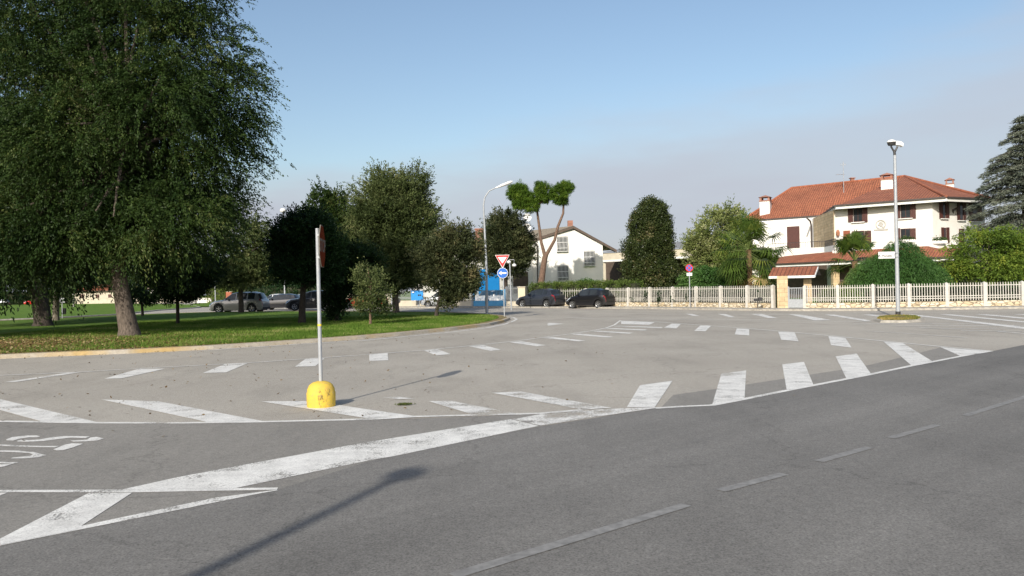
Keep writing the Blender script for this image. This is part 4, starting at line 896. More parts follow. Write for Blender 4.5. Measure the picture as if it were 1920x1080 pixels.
dp.tube([q0, q1 + Vector((-.1, 0, -.1)), q1 + Vector((0, 0, -.6)), q2], .09, 8); vb(dp, 'downpipe')
dp = B('gutter'); q0 = V3(1795, 390, 68.0); q1 = V3(1786, 402, 68.4); q2 = Vector((q1.x, q1.y, 4.5)); dp.tube([q0, q0.lerp(q1, .5) + Vector((-.15, 0, .1)), q1, q2], .09, 8); vb(dp, 'downpipe')
# porch: tiled lower roof with dark panels for the shade below, and stone columns
pe = [V3(1455, 494, 75.5), V3(1570, 488.5, 70), V3(1786, 481, 63.6), V3(1830, 480, 65.5)]
for p in pe: p.z = 3.42
pi_ = [V3(1462, 470, 78.5), V3(1567, 470, 72), V3(1735, 462, 67.0), V3(1800, 462, 68.6)]
for p, z in zip(pi_, (4.2, 4.35, 4.45, 4.45)): p.z = z
pr = B('tiles')
for k in range(3): roofface(pr, (pe[k], pe[k + 1], pi_[k + 1], pi_[k]))
proof = vb(pr, 'porch_roof')
fa = B('trimw'); gu = B('gutter'); so_ = B('soffit')
for p, q in zip(pe[:-1], pe[1:]):
    d = (q - p).normalized(); nn = Vector((d.y, -d.x, 0)) * .03
    fa.beam(p + nn + Vector((0, 0, -.2)), q + nn + Vector((0, 0, -.2)), .05, .22); gu.beam(p + nn * 4 + Vector((0, 0, -.04)), q + nn * 4 + Vector((0, 0, -.04)), .14, .13)
for k in range(3): a, b2, c, d = pe[k], pe[k + 1], pi_[k + 1], pi_[k]; so_.face([(a.x, a.y, 3.3), (b2.x, b2.y, 3.3), (c.x, c.y, 3.35), (d.x, d.y, 3.35)])
vb(fa, 'fascia', proof); vb(gu, 'gutter', proof); vb(so_, 'soffit', proof)
for px, D in ((1570, 71), (1665, 67.5), (1776, 64.6), (1700, 66.2)):
    c = V3(px, 540, D); vb(B('stone').box((c.x, c.y + .4, 1.65), (.55, .5, 3.3)), 'porch_column')
panel(WC, WD, 1572, 493, 1745, 570, .003, .03, 'gutter', 'shaded_porch_wall') if False else None
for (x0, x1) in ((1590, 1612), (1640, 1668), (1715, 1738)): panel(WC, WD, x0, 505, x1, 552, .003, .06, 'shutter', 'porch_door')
for (x0, x1) in ((1785, 1800), (1812, 1822)): panel(WD, WE, x0, 508, x1, 555, .003, .06, 'glass', 'ground_floor_window')
vb(B('soffit').prism(orient([tuple(Vector(WC) + Vector((.1, -.12))), tuple(Vector(WD) + Vector((-.2, -.1))), tuple(Vector(WD) + Vector((-.2, -.06))), tuple(Vector(WC) + Vector((.1, -.08)))]), .0, 3.3), 'porch_shade_panel')  # thin dark panel before the white wall, colours in the porch shade
vb(B('soffit').prism(orient([(X0(1458, 80), 80.0), (X0(1566, 75), 75.0), (X0(1566, 75), 75.15), (X0(1458, 80), 80.15)]), 0, 4.08), 'garage_shade_panel')  # solid dark sheet standing in for the shade inside the garage opening
# chimneys and antenna on the roof
def chimney(px0, px1, yt, yb, D, capy, name='chimney'):
    a, b2 = V3(px0, yt, D), V3(px1, yb, D); c = V3((px0 + px1) / 2, yb, D); w_ = b2.x - a.x; zt_ = a.z; zb_ = b2.z - 1.0
    ch = vb(B('white').box((c.x, D, (zt_ + zb_) / 2), (w_, w_, zt_ - zb_), -.5), name, roof)
    zc_ = V3(px0, capy, D).z; k = B('brick')
    for sx in (-1, 1):
        for sy in (-1, 1): v = Matrix.Rotation(-.5, 3, 'Z') @ Vector((sx * w_ * .4, sy * w_ * .4, 0)); k.box((c.x + v.x, D + v.y, zt_ + (zc_ - zt_) * .3), (w_ * .2, w_ * .2, (zc_ - zt_) * .6), -.5)
    k.box((c.x, D, zt_ + .03), (w_ * 1.12, w_ * 1.12, .1), -.5)
    R = Matrix.Rotation(-.5, 3, 'Z'); hw = w_ * .62; z1 = zt_ + (zc_ - zt_) * .6; Q = [Vector((c.x, D, z1)) + R @ Vector(v) for v in ((-hw, -hw, 0), (hw, -hw, 0), (hw, hw, 0), (-hw, hw, 0))]; T = Vector((c.x, D, zc_))
    k.face(Q[::-1])
    for i in range(4): k.face([Q[i], Q[(i + 1) % 4], T])
    k2 = vb(k, 'chimney_cap', roof); return ch
chimney(1426.5, 1445, 378, 400, 86.5, 366); chimney(1653.5, 1674, 338, 362, 75.5, 324); chimney(1774, 1788, 346, 359, 76, 333)
c = V3(1598, 343, 84.5); vb(B('brick').box((c.x, c.y, c.z), (.35, .35, .8)).box((c.x, c.y, c.z + .5), (.5, .5, .1)), 'vent_pipe', roof)
c = V3(1582, 357, 83); tz = V3(1582, 303, 83).z
an = B('galvl').tube([c - Vector((0, 0, .6)), (c.x, c.y, tz)], .03, 6)
an.beam((c.x - .75, c.y, tz - 1.35), (c.x + .2, c.y + .1, tz - 1.3), .03, .03).beam((c.x - .3, c.y, tz - .35), (c.x + .3, c.y, tz - .3), .03, .03)
for k in range(6): an.beam((c.x - .7 + k * .15, c.y - .25, tz - 1.34), (c.x - .7 + k * .15, c.y + .3, tz - 1.34), .02, .02)
for k in range(4): an.beam((c.x - .25 + k * .16, c.y, tz - .45), (c.x - .25 + k * .16, c.y, tz - .15), .02, .02)
vb(an, 'antenna', roof)
# gate canopy
D = 49.3; cpz = Zr(1490, 517, D)
cn = thing('gate_canopy', 'small red tiled canopy roof over the garden gate', 'canopy', (X0(1490, D), D, 0)); CO = Vector(cn.location)
f0, f1 = V3(1441, 517.5, 48.6), V3(1527, 517.5, 47.4); zt_ = V3(1480, 501, 50).z; f0.z = f1.z = cpz
r0, r1 = V3(1449, 501, 50), V3(1533, 500, 48.8); r0.z = r1.z = zt_; k0 = f0 + (r0 - f0) * 2; k1 = f1 + (r1 - f1) * 2; k0.z = k1.z = cpz
cb = B('tiles'); roofface(cb, (f0, f1, r1, r0)); roofface(cb, (k1, k0, r0, r1)); cb.mat(MT['soffit']); cb.face([f1, k1, r1]); cb.face([f0, r0, k0]); cb.face([f0 + Vector((0, 0, -.02)), k0 + Vector((0, 0, -.02)), k1 + Vector((0, 0, -.02)), f1 + Vector((0, 0, -.02))])
cb.mat(MT['trimw']).beam(f0 + Vector((0, -.03, -.08)), f1 + Vector((0, -.03, -.08)), .06, .14).beam(f1 + Vector((.03, 0, -.08)), r1 + Vector((.03, 0, -.08)), .05, .12)
rel(cb.build('canopy_roof'), cn)

#==HOUSES2==
# ---- white gabled house
def house_parts(t):
    O = Vector(t.location)
    def f(b, name, parent=None, **k):
        o = b.build(name, parent or t, **k); o.matrix_parent_inverse = Matrix.Translation(-O) if not parent else Matrix.Identity(4); return o
    return f
D = 82; gl, gr = Vector((X0(1006, 83), 83.0)), Vector((X0(1131.5, 81), 81.0))
wh = thing('white_house', 'white gabled house with barred windows and brown-grey tiled roof behind the umbrella pine', 'house', (gl.x, gl.y, 0)); hb = house_parts(wh)
apx = V3(1073, 424, 82); el = V3(989, 452, 83.4); er = V3(1155, 468.5, 80.6)
back = Vector((-7.5, 9.0, 0)) * 1.0
wz = el.z - .35
# walls: gable front + left side
d = (gr - gl).normalized()
gab = lambda s, z: Vector((*(gl + (gr - gl) * s), z))
sA = ((apx.x - gl.x) / (gr.x - gl.x)); zl_, zr_ = Zr(1006, 449.5, 83), Zr(1131, 459, 81)
front = [gab(0, 0), gab(1, 0), gab(1, zr_), gab(sA, apx.z - .3), gab(0, zl_)]
hw_ = B('white'); bv = Vector((-d.y * -1, d.x, 0)); bv = Vector((-9.5, 12, 0))
hw_.extr(front, bv); hb(hw_, 'wall')
ro = B('greytile'); bk_ = bv * 1.03
fo = Vector((.15, -.8, 0))
A0, A1, A2 = el + fo * .3, apx + fo * .6, er + fo * .3
roofface(ro, (A0, A0 + bk_, A1 + bk_, A1)); roofface(ro, (A2 + bk_, A2, A1, A1 + bk_))
ho = hb(ro, 'roof')
fs = B('soffit')
for p, q in ((A0, A1), (A1, A2)): fs.extr([p - Vector((0, 0, .02)), q - Vector((0, 0, .02)), q - Vector((0, 0, .27)), p - Vector((0, 0, .27))], (.0, .09, 0))
for (p, q) in ((A0, A1), (A1, A2)): fs.face([p - Vector((0, 0, .2)), q - Vector((0, 0, .2)), q + Vector((-.1, 1, -.2)), p + Vector((-.1, 1, -.2))])
fs.tube([A0 + Vector((0, 0, -.05)), A0 + bk_ + Vector((0, 0, -.05))], .1, 8); hb(fs, 'verge_board', ho)
c = V3(1069, 420, 84); hb(B('brick').box((c.x, c.y, c.z - .2), (.55, .55, 1.1)), 'chimney', ho)
dpp = V3(1007, 458, 82.6); hb(B('gutter').tube([V3(998, 451, 82.6), dpp, (dpp.x, dpp.y, 0)], .07, 8), 'downpipe')
GL, GR = tuple(gl), tuple(gr)
def hpanel(A, Bp, x0, y0, x1, y1, off, th, mt, name, fn, parent=None):
    s0, _ = onwall(A, Bp, x0, (y0 + y1) / 2); s1, _ = onwall(A, Bp, x1, (y0 + y1) / 2); zt_ = onwall(A, Bp, (x0 + x1) / 2, y0)[1]; zl = onwall(A, Bp, (x0 + x1) / 2, y1)[1]
    A_, B_ = Vector(A), Vector(Bp); d = B_ - A_; p0 = A_ + d * s0; p1 = A_ + d * s1; dn = d.normalized(); nn = Vector((dn.y, -dn.x)); nn = nn if nn.dot(-p0) > 0 else -nn
    c = (p0 + p1) / 2 + nn * (off + th / 2); b = B(mt).box((c.x, c.y, (zt_ + zl) / 2), ((p1 - p0).length, th, zt_ - zl), math.atan2(dn.y, dn.x))
    return fn(b, name, parent), p0, p1, zl, zt_, nn
def barred(A, Bp, x0, y0, x1, y1, fn, belly=True):
    w_, p0, p1, zl, zt_, nn = hpanel(A, Bp, x0, y0, x1, y1, .003, .04, 'gutter', 'window', fn)
    hpanel(A, Bp, x0 + 1.2, y0 + 1.2, x1 - 1.2, y1 - 1.2, .044, .01, 'glass', 'pane', fn, w_)
    g = B('trimw'); H_ = zt_ - zl
    for k in range(9):
        c = p0.lerp(p1, k / 8); pr_ = [(.04, zt_), (.10, zt_ - .05 * H_), (.14, zt_ - .4 * H_), (.36, zl + .28 * H_), (.38, zl + .12 * H_), (.3, zl - .05)] if belly else [(.1, zt_), (.1, zl)]
        g.tube([(c.x + nn.x * o_, c.y + nn.y * o_, z) for o_, z in pr_], .022, 4)
    for (o_, z) in (((.1, zt_ - .05 * H_), (.15, zt_ - .42 * H_), (.37, zl + .2 * H_), (.3, zl - .04)) if belly else ((.1, zt_ - .1), (.1, zl + .1))):
        g.tube([(p0.x + nn.x * o_, p0.y + nn.y * o_, z), (p1.x + nn.x * o_, p1.y + nn.y * o_, z)], .026, 4)
        for c in (p0, p1): g.tube([(c.x, c.y, z), (c.x + nn.x * o_, c.y + nn.y * o_, z)], .014, 4)
    fn(g, 'window_bars', w_); hpanel(A, Bp, x0 - 1, y1 + .2, x1 + 1, y1 + 1.6, .003, .2, 'trimw', 'sill', fn, w_)
barred(GL, GR, 1045, 443, 1065, 471, hb); barred(GL, GR, 1095.5, 470, 1115.5, 498, hb); barred(GL, GR, 1046, 497, 1066, 526, hb)
# satellite dishes on the roof's left end
for k, (px, py) in enumerate(((988, 408), (988, 427))):
    c = V3(px, py, 86); ds = B('signwhite').lathe([(0, 0), (.3, .03), (.45, .1)], 18, c, Matrix.Rotation(math.radians(75), 3, 'X') @ Matrix.Rotation(.3, 3, 'Y')); hb(ds, 'satellite_dish', ho)
c = V3(989, 405, 86.1); hb(B('galv').tube([(c.x, c.y, c.z + .2), (c.x, c.y, c.z - 3)], .03, 6), 'dish_mast', ho)
# long wing to the left with its own eave (white, brown roof)
ll, lr = Vector((X0(776, 80), 80.0)), Vector((X0(868, 79), 79.0))
wg = thing('white_house', 'white two-storey house with an arched barred window, mostly hidden behind the lawn trees', 'house', (ll.x, ll.y, 0)); wb = house_parts(wg)
bv2 = Vector((1.5, 12, 0)); ez = Zr(820, 466, 79.5)
pl_ = [ll, lr, lr + bv2.xy, ll + bv2.xy]; wb(B('white').prism(orient([tuple(p) for p in pl_]), -.02, ez), 'wall')
ov = .7; e_ = [Vector((ll.x - ov, ll.y - ov, ez)), Vector((lr.x + ov, lr.y - ov, ez)), Vector((lr.x + ov + bv2.x, lr.y + bv2.y + ov, ez)), Vector((ll.x - ov + bv2.x, ll.y + bv2.y + ov, ez))]
rd0 = (e_[0] + e_[3]) / 2 + Vector((1.6, 0, 2.0)); rd1 = (e_[1] + e_[2]) / 2 + Vector((-1.6, 0, 2.0)); rr = B('greytile')
for q in ((e_[0], e_[1], rd1, rd0), (e_[1], e_[2], rd1), (e_[2], e_[3], rd0, rd1), (e_[3], e_[0], rd0)): roofface(rr, q)
rr.mat(MT['soffit']); rr.prism([(p.x, p.y) for p in e_], ez - .2, ez - .01); wr = wb(rr, 'roof')
barred(tuple(ll), tuple(lr), 794, 506, 805.5, 531, wb, False)
c = V3(901, 436, 84); 
bh = thing('garage_block', 'low blue-painted garage building behind the blue sliding gate', 'building', (X0(915, 80), 80, 0)); bf = house_parts(bh)
p0, p1 = Vector((X0(868.5, 79), 79.0)), Vector((X0(1004, 83.5), 83.5))
bf(B('white').prism(orient([tuple(p0), tuple(p1), (p1.x + 1, p1.y + 9), (p0.x, p0.y + 12)]), -.02, Zr(930, 470, 81)), 'wall')
bf(B('greytile').prism(orient([(p0.x + .05, p0.y - .8), (p1.x, p1.y - .8), (p1.x + 1, p1.y + 9), (p0.x, p0.y + 12)]), Zr(930, 470, 81) + .002, Zr(930, 466, 81) + .1), 'roof')
hpanel(tuple(p0), tuple(p1), 897, 505, 936, 570, .003, .05, 'board', 'garage_door', bf)
hpanel(tuple(p0), tuple(p1), 962, 510, 990, 550, .003, .05, 'soffit', 'window', bf)
bf(B('brick').box((c.x, 82, c.z - .6), (.9, .6, 1.5)).box((c.x, 82, c.z + .2), (1.05, .75, .12)), 'chimney')
bf(B('greytile').box((c.x, 83.5, Zr(901, 462, 83)), (2.6, 3, .3)), 'chimney_base')
# low carport building with beige fascia, between house and villa
cl, c2 = Vector((X0(1128, 92), 92.0)), Vector((X0(1345, 82), 82.0)); dv = c2 - cl; rz = math.atan2(dv.y, dv.x)
cpb = thing('low_building', 'long low building with a beige concrete fascia and grey roof behind the clipped laurel', 'building', (*cl, 0)); cf = house_parts(cpb); dn = dv.normalized(); bn = Vector((-dn.y, dn.x))
zf0, zf1 = Zr(1145, 489, 91.3), Zr(1145, 474, 91.3); 
cf(B('beige').prism(orient([tuple(cl), tuple(c2), tuple(c2 + bn * .3), tuple(cl + bn * .3)]), zf0, zf1), 'fascia')
cf(B('trimw').prism(orient([tuple(cl - bn * .1), tuple(c2 - bn * .1), tuple(c2 - bn * .02), tuple(cl - bn * .02)]), zf0 - .12, zf0 + .1), 'gutter')
rr = B(M('grey_sheet_roof', (.22, .22, .22), .8)); roofface(rr, [Vector((*(cl - bn * .2), zf1 + .05)), Vector((*(c2 - bn * .2), zf1 + .05)), Vector((*(c2 + bn * 9), zf1 + 1.3)), Vector((*(cl + bn * 9), zf1 + 1.3))]); cf(rr, 'roof')
cf(B('soffit').prism(orient([tuple(cl + bn * 4 - dn * 5), tuple(c2 + bn * 4), tuple(c2 + bn * 8), tuple(cl + bn * 8 - dn * 5)]), 0, zf1), 'wall')  # dark wall colour stands in for the shade under the low roof
for s in (.02, .3, .6, .97): p = cl.lerp(c2, s) + bn * .2; cf(B('beige').box((p.x, p.y, zf0 / 2), (.3, .3, zf0)), 'column')

# ---- far left background
def simple_house(name, label, px0, px1, D, ez_px, rdg_px, wallm, roofm, dep=9, wins=()):
    a, b2 = Vector((X0(px0, D), D)), Vector((X0(px1, D), D)); t = thing(name, label, 'house', (a.x, a.y, 0)); f = house_parts(t); ez = Zr((px0 + px1) / 2, ez_px, D); rz_ = Zr((px0 + px1) / 2, rdg_px, D)
    f(B(wallm).prism([(a.x, D), (b2.x, D), (b2.x, D + dep), (a.x, D + dep)], -.05, ez), 'wall')
    e = [Vector((a.x - .6, D - .6, ez)), Vector((b2.x + .6, D - .6, ez)), Vector((b2.x + .6, D + dep + .6, ez)), Vector((a.x - .6, D + dep + .6, ez))]; r0_ = Vector((a.x + 2, D + dep / 2, rz_)); r1_ = Vector((b2.x - 2, D + dep / 2, rz_))
    r = B(roofm)
    for q in ((e[0], e[1], r1_, r0_), (e[1], e[2], r1_), (e[2], e[3], r0_, r1_), (e[3], e[0], r0_)): roofface(r, q)
    r.mat(MT['soffit']); r.prism([(p.x, p.y) for p in e], ez - .2, ez - .01); f(r, 'roof')
    for (x0, y0, x1, y1) in wins:
        w_ = hpanel((a.x, D), (b2.x, D), x0, y0, x1, y1, .003, .08, 'shutter', 'window', f)[0]
    return t
simple_house('house', 'orange-red house with clay tiled roof far behind the silver car', 405, 470, 165, 520, 500, M('orange_render', (.48, .20, .10)), 'tiles', wins=[(415, 530, 420, 540), (440, 530, 445, 540)])
simple_house('house', 'cream house with red roof far behind the dark lawn tree', 480, 560, 150, 515, 498, 'cream', 'tiles', wins=[(495, 530, 501, 541), (520, 530, 526, 541)])
simple_house('house', 'low white house at the far end of the lawn behind the thin trees', 282, 345, 175, 540, 528, 'white', 'greytile', wins=[(300, 548, 305, 556), (325, 548, 330, 556)])
simple_house('house', 'beige house with pale panels beyond the far lawn on the left', 140, 222, 185, 545, 530, 'beige', 'tiles', wins=[(150, 552, 158, 562), (180, 552, 186, 562), (203, 552, 209, 562)])
def wallseg(name, label, px0, px1, D0, D1, h, mt, cat='wall', th=.25):
    a, b2 = Vector((X0(px0, D0), D0)), Vector((X0(px1, D1), D1)); t = thing(name, label, cat, (*a, 0)); d = (b2 - a).normalized(); n = Vector((-d.y, d.x)) * th / 2
    o = B(mt).prism([tuple(a + n - a), tuple(a - n - a), tuple(b2 - n - a), tuple(b2 + n - a)], -.03, h).build('wall', t)
    o = B('beige').prism([tuple(a + n * 1.3 - a), tuple(a - n * 1.3 - a), tuple(b2 - n * 1.3 - a), tuple(b2 + n * 1.3 - a)], h + .002, h + .07).build('coping', t); return t
wallseg('garden_wall', 'low pale garden wall at the far road bend left of the silver car', 352, 424, 165, 150, .9, 'white')
wallseg('garden_wall', 'brown-red gate wall panel behind the silver car', 424, 436, 142, 142, 2.0, M('brick_red', (.34, .10, .05)))
wallseg('garden_wall', 'grey garden wall behind the row of parked cars', 440, 735, 140, 82, 1.3, 'beige')
wallseg('garden_wall', 'pale wall along the far lawn on the left', 145, 350, 180, 172, 1.3, 'beige')

# ---- hedges
def hedge(name, label, pts, h0, h1, th, fol, n, leaf, seed, cat='hedge', group=None):
    P = [Vector(p) for p in pts]; t = thing(name, label, cat, (*P[0], 0), 0, group); lb = []
    core = B('hedgecore')
    for a, b2 in zip(P[:-1], P[1:]):
        l = (b2 - a).length; m = max(1, int(l / 1.2)); d = (b2 - a).normalized(); nn = Vector((-d.y, d.x)) * th * .32
        core.prism([tuple(a + nn - P[0]), tuple(a - nn - P[0]), tuple(b2 - nn - P[0]), tuple(b2 + nn - P[0])], h0, h1 - .15)
        for k in range(m): c = a.lerp(b2, (k + .5) / m); lb.append((c.x - P[0].x, c.y - P[0].y, (h0 + h1) / 2, l / m * .6, th / 2, (h1 - h0) / 2))
    core.build('stems', t)
    V, tn = crown(lb, n, 8, .09, leaf, leaf * .6, seed, shell=.8, gap=-1.5, rough=.06, box=True); quadmesh('foliage', V, tn, FO[fol], t); return t
def fo_(key, d=-1.0): i = sorted(FX).index(key); return offs([FX[k] for k in sorted(FX)], d)[i]
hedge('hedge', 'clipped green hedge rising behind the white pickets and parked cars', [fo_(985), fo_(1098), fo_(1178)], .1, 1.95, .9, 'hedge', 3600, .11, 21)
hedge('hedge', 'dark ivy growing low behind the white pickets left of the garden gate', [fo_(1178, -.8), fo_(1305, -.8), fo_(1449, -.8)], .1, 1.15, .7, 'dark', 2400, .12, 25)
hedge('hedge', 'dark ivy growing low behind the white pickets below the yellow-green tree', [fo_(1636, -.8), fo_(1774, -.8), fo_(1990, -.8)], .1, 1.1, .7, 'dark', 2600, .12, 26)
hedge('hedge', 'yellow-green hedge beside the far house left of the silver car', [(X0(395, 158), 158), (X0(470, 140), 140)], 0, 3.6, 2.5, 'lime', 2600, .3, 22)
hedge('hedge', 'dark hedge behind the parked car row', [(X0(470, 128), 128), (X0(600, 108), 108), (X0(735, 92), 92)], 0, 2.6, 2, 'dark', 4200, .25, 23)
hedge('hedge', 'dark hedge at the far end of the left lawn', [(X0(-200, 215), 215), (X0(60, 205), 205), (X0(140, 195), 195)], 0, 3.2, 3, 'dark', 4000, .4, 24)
#==TREES==
# big feathery tree
x, y = G(243, 630, .1)
big = pxlobes(32.5, [(262, 90, 120, 120, 0, 3.2), (372, 110, 80, 92, .5, 2.6), (190, 230, 130, 120, -1.2, 3.0), (330, 250, 130, 110, -.6, 3.0), (412, 195, 62, 85, .6, 2.0), (90, 150, 120, 130, -.5, 3), (378, 330, 74, 66, .4, 2.2), (300, 390, 120, 75, -.4, 2.6),
                   (170, 370, 120, 85, -1, 2.6), (60, 330, 110, 110, 0, 3), (170, 430, 80, 36, -1.2, 2), (310, 450, 80, 30, 0, 2), (355, 385, 45, 30, .5, 2), (200, -60, 130, 90, 0, 3), (320, -20, 90, 80, 0, 2.6), (60, 0, 120, 110, 0, 3), (452, 160, 32, 56, .5, 1.3), (425, 300, 26, 32, .4, 1.2), (235, 405, 75, 52, -3, 1.6), (90, 430, 95, 55, -2.5, 2), (20, 420, 90, 75, -2, 2.4), (150, 462, 80, 30, -2, 1.6), (40, 480, 70, 32, -2, 1.6), (320, 400, 90, 50, -2.4, 1.6), (300, 180, 90, 70, -2.5, 1.5), (110, 260, 90, 80, -3, 1.8), (120, 60, 130, 110, 3, 2.5), (230, 300, 110, 90, 2.5, 2), (40, 200, 110, 110, 3, 3)])
tk = [V3(243, 632, y), V3(241, 615, y), V3(230, 560, y), V3(221, 510, y), V3(226, 440, y), V3(240, 330, y), V3(250, 120, y)]
tk = [(p.x, p.y, p.z) for p in tk]; tk[0] = (tk[0][0], tk[0][1], .0)
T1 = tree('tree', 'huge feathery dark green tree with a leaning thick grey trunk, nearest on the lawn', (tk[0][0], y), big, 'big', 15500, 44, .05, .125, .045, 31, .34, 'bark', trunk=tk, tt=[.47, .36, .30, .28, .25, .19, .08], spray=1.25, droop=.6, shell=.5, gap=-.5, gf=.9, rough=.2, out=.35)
x, y = G(80, 611, .1)
sec = pxlobes(46, [(40, 420, 90, 90, 0, 4), (-60, 330, 110, 120, 0, 4), (40, 300, 110, 90, 2, 5), (110, 470, 60, 45, 0, 3), (-20, 490, 80, 45, -2, 4), (150, 420, 60, 60, 3, 3)])
tree('tree', 'dark leafy tree with a black trunk behind the big one, at the far left', (x, y), sec, 'big2', 4200, 26, .08, .22, .09, 32, .42, 'barkdark', fork=4, spray=1.6, droop=.6, shell=.6, gap=-.5, gf=.8, rough=.15)
x, y = G(104, 601, .1)
tree('tree', 'slender pale-trunked tree between the two dark trunks on the lawn', (x, y), pxlobes(y, [(125, 500, 45, 40), (160, 470, 50, 45), (90, 480, 40, 40)]), 'big2', 1300, 22, .1, .2, .09, 33, .2, 'barkpale', fork=4, spray=1.2, droop=.5)
# trees further left of the frame edge, whose shade falls on the lawn
x, y = -27, 24
tree('tree', 'tall tree just beyond the left edge whose shade darkens the lawn', (x, y), [(-27, 24, 6, 3, 3, 3), (-25.5, 25, 8, 3, 3, 3), (-28.5, 22, 8, 3, 3, 3)], 'big2', 4200, 22, .1, .26, .1, 34, .4, 'bark', spray=1.5, droop=.5)
# small trees on the lawn
def lt(px, py, lobes, fol, ncl, k, leaf, seed, tr, label, bk='bark', name='tree', D=None, **kw):
    x, y = (X0(px, D), D) if D else G(px, py, .1)
    kw.setdefault('spread', .12); return tree(name, label, (x, y), pxlobes(y, lobes), fol, ncl, k, kw.pop('spread'), leaf, leaf * .5, seed, tr, bk, **kw)
lt(333, 608, [(338, 515, 68, 42, 0, 2.4), (300, 505, 45, 38), (375, 500, 42, 36), (335, 548, 45, 20)], 'big2', 2300, 20, .13, 41, .085, 'young dark tree with a thin black trunk, right of the big trunk', 'barkdark', fork=2.4, shell=.4, gap=-.6)
lt(267, 592, [(262, 558, 24, 15), (280, 562, 16, 10), (250, 545, 22, 14)], 'big2', 420, 16, .15, 42, .09, 'small distant dark tree on a thin trunk behind the lawn, beside the big trunk', 'barkdark', fork=2)
lt(452, 586, [(452, 440, 48, 52), (430, 480, 40, 42), (482, 480, 34, 44), (455, 515, 48, 26), (420, 515, 24, 20)], 'olive', 2600, 20, .19, 43, .2, 'airy olive-green tree whose trunk stands before the silver car', 'barkdark', fork=3.2, shell=.35, gap=-.25, gf=1.4, rough=.28, spray=.8, droop=.1, spread=.07)
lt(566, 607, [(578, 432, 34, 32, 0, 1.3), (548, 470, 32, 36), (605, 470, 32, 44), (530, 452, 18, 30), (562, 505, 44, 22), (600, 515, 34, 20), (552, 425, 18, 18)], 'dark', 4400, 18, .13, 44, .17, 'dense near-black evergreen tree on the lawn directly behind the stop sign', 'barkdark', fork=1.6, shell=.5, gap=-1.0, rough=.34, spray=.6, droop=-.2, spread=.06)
lt(630, 603, [(628, 565, 16, 32), (640, 515, 30, 32), (622, 480, 26, 34), (655, 485, 24, 26), (672, 525, 26, 30, 1), (688, 490, 24, 28, 1.5)], 'big2', 3000, 18, .13, 45, .12, 'dark bushy tree with foliage almost to the grass, right of the stop sign', 'barkdark', fork=1, shell=.45, gap=-.8, rough=.28, spray=.5, droop=-.1, spread=.06)
lt(612, 588, [(598, 395, 24, 26), (632, 392, 24, 30), (605, 372, 16, 20), (615, 440, 44, 40), (575, 425, 20, 24), (665, 430, 26, 30)], 'big', 2600, 20, .22, 46, .2, 'mid-green tree top showing between the dark tree and the tall broad one', 'barkdark', D=76, fork=4, shell=.4, gap=-.4, rough=.3, spray=.9, droop=-.3, spread=.07)
lt(694, 609, [(700, 545, 36, 28), (690, 515, 32, 26), (715, 575, 24, 16), (680, 570, 18, 14)], 'olive', 620, 16, .11, 47, .055, 'thin-trunked sapling with loose pale foliage on the sunny grass edge', 'barkpine', fork=1.3, shell=.2, gap=-.1, gf=2.5)
lt(742, 586, [(735, 390, 60, 55), (700, 430, 46, 50), (778, 420, 38, 52), (740, 465, 66, 42), (695, 490, 34, 34), (783, 475, 26, 30), (722, 348, 24, 26), (775, 345, 24, 24), (740, 520, 56, 22), (675, 455, 24, 26), (792, 505, 26, 22)], 'olive', 8200, 22, .15, 48, .22, 'tall broad olive-green tree with an upright bushy crown in the middle of the lawn', 'bark', fork=3, shell=.45, gap=-.7, gf=1.3, rough=.26, spray=.9, droop=-.25, spread=.07, out=.45)
lt(818, 594, [(846, 472, 40, 38), (828, 515, 34, 38), (862, 515, 30, 36), (856, 442, 26, 20), (830, 558, 22, 16), (884, 470, 18, 20), (806, 482, 26, 28), (878, 530, 18, 22), (850, 552, 22, 16)], 'reddish', 3600, 20, .13, 49, .1, 'brown-tinged green tree leaning right, left of the curved street lamp', 'barkdark', fork=1.6, shell=.4, gap=-.5, gf=2, rough=.28, spray=.55, droop=-.25, spread=.05, out=.45)
lt(948, 570, [(948, 445, 40, 42), (925, 470, 26, 30), (975, 465, 24, 34), (945, 415, 22, 18), (950, 495, 40, 22)], 'reddish', 3400, 20, .17, 50, .2, 'dark bronze-green tree crown right of the curved lamp pole, before the white house', 'barkdark', D=74, fork=4, shell=.45, gap=-.8, rough=.28, spray=.7, droop=-.3, spread=.07, out=.45)
# umbrella pine
D = 69.5; x = X0(1014, D); t = thing('umbrella_pine', 'umbrella pine with a forked orange-brown trunk and bright green rounded crowns', 'tree', (x, D, 0)); O = Vector((x, D, 0))
tr = B('barkpine'); P = lambda px, py, dy=0: V3(px, py, D + dy) - O
f0 = P(1022, 481)
tr.tube([P(1013, 578), P(1014, 535), P(1018, 505), f0], [.34, .29, .26, .24], 12); tr.tube([P(1019, 500), f0, P(1015, 455), P(1011, 425), P(1007, 395), P(1006, 375)], [.22, .165, .13, .115, .09, .05], 10)
tr.tube([P(1018, 503), P(1025, 477), P(1040, 450), P(1046, 425), P(1056, 400), P(1057, 375), P(1062, 358)], [.20, .16, .13, .12, .10, .08, .04], 10)
for a_, b2 in (((1007, 395), (985, 378)), ((1008, 388), (1025, 370)), ((1007, 380), (965, 365)), ((1058, 375), (1045, 358)), ((1007, 386), (995, 384)), ((1057, 372), (1070, 352))): tr.tube([P(*a_), (P(*a_) + P(*b2)) / 2 + Vector((0, .2, .1)), P(*b2)], [.09, .06, .03], 6)
tr.build('trunk', t, True, 70)
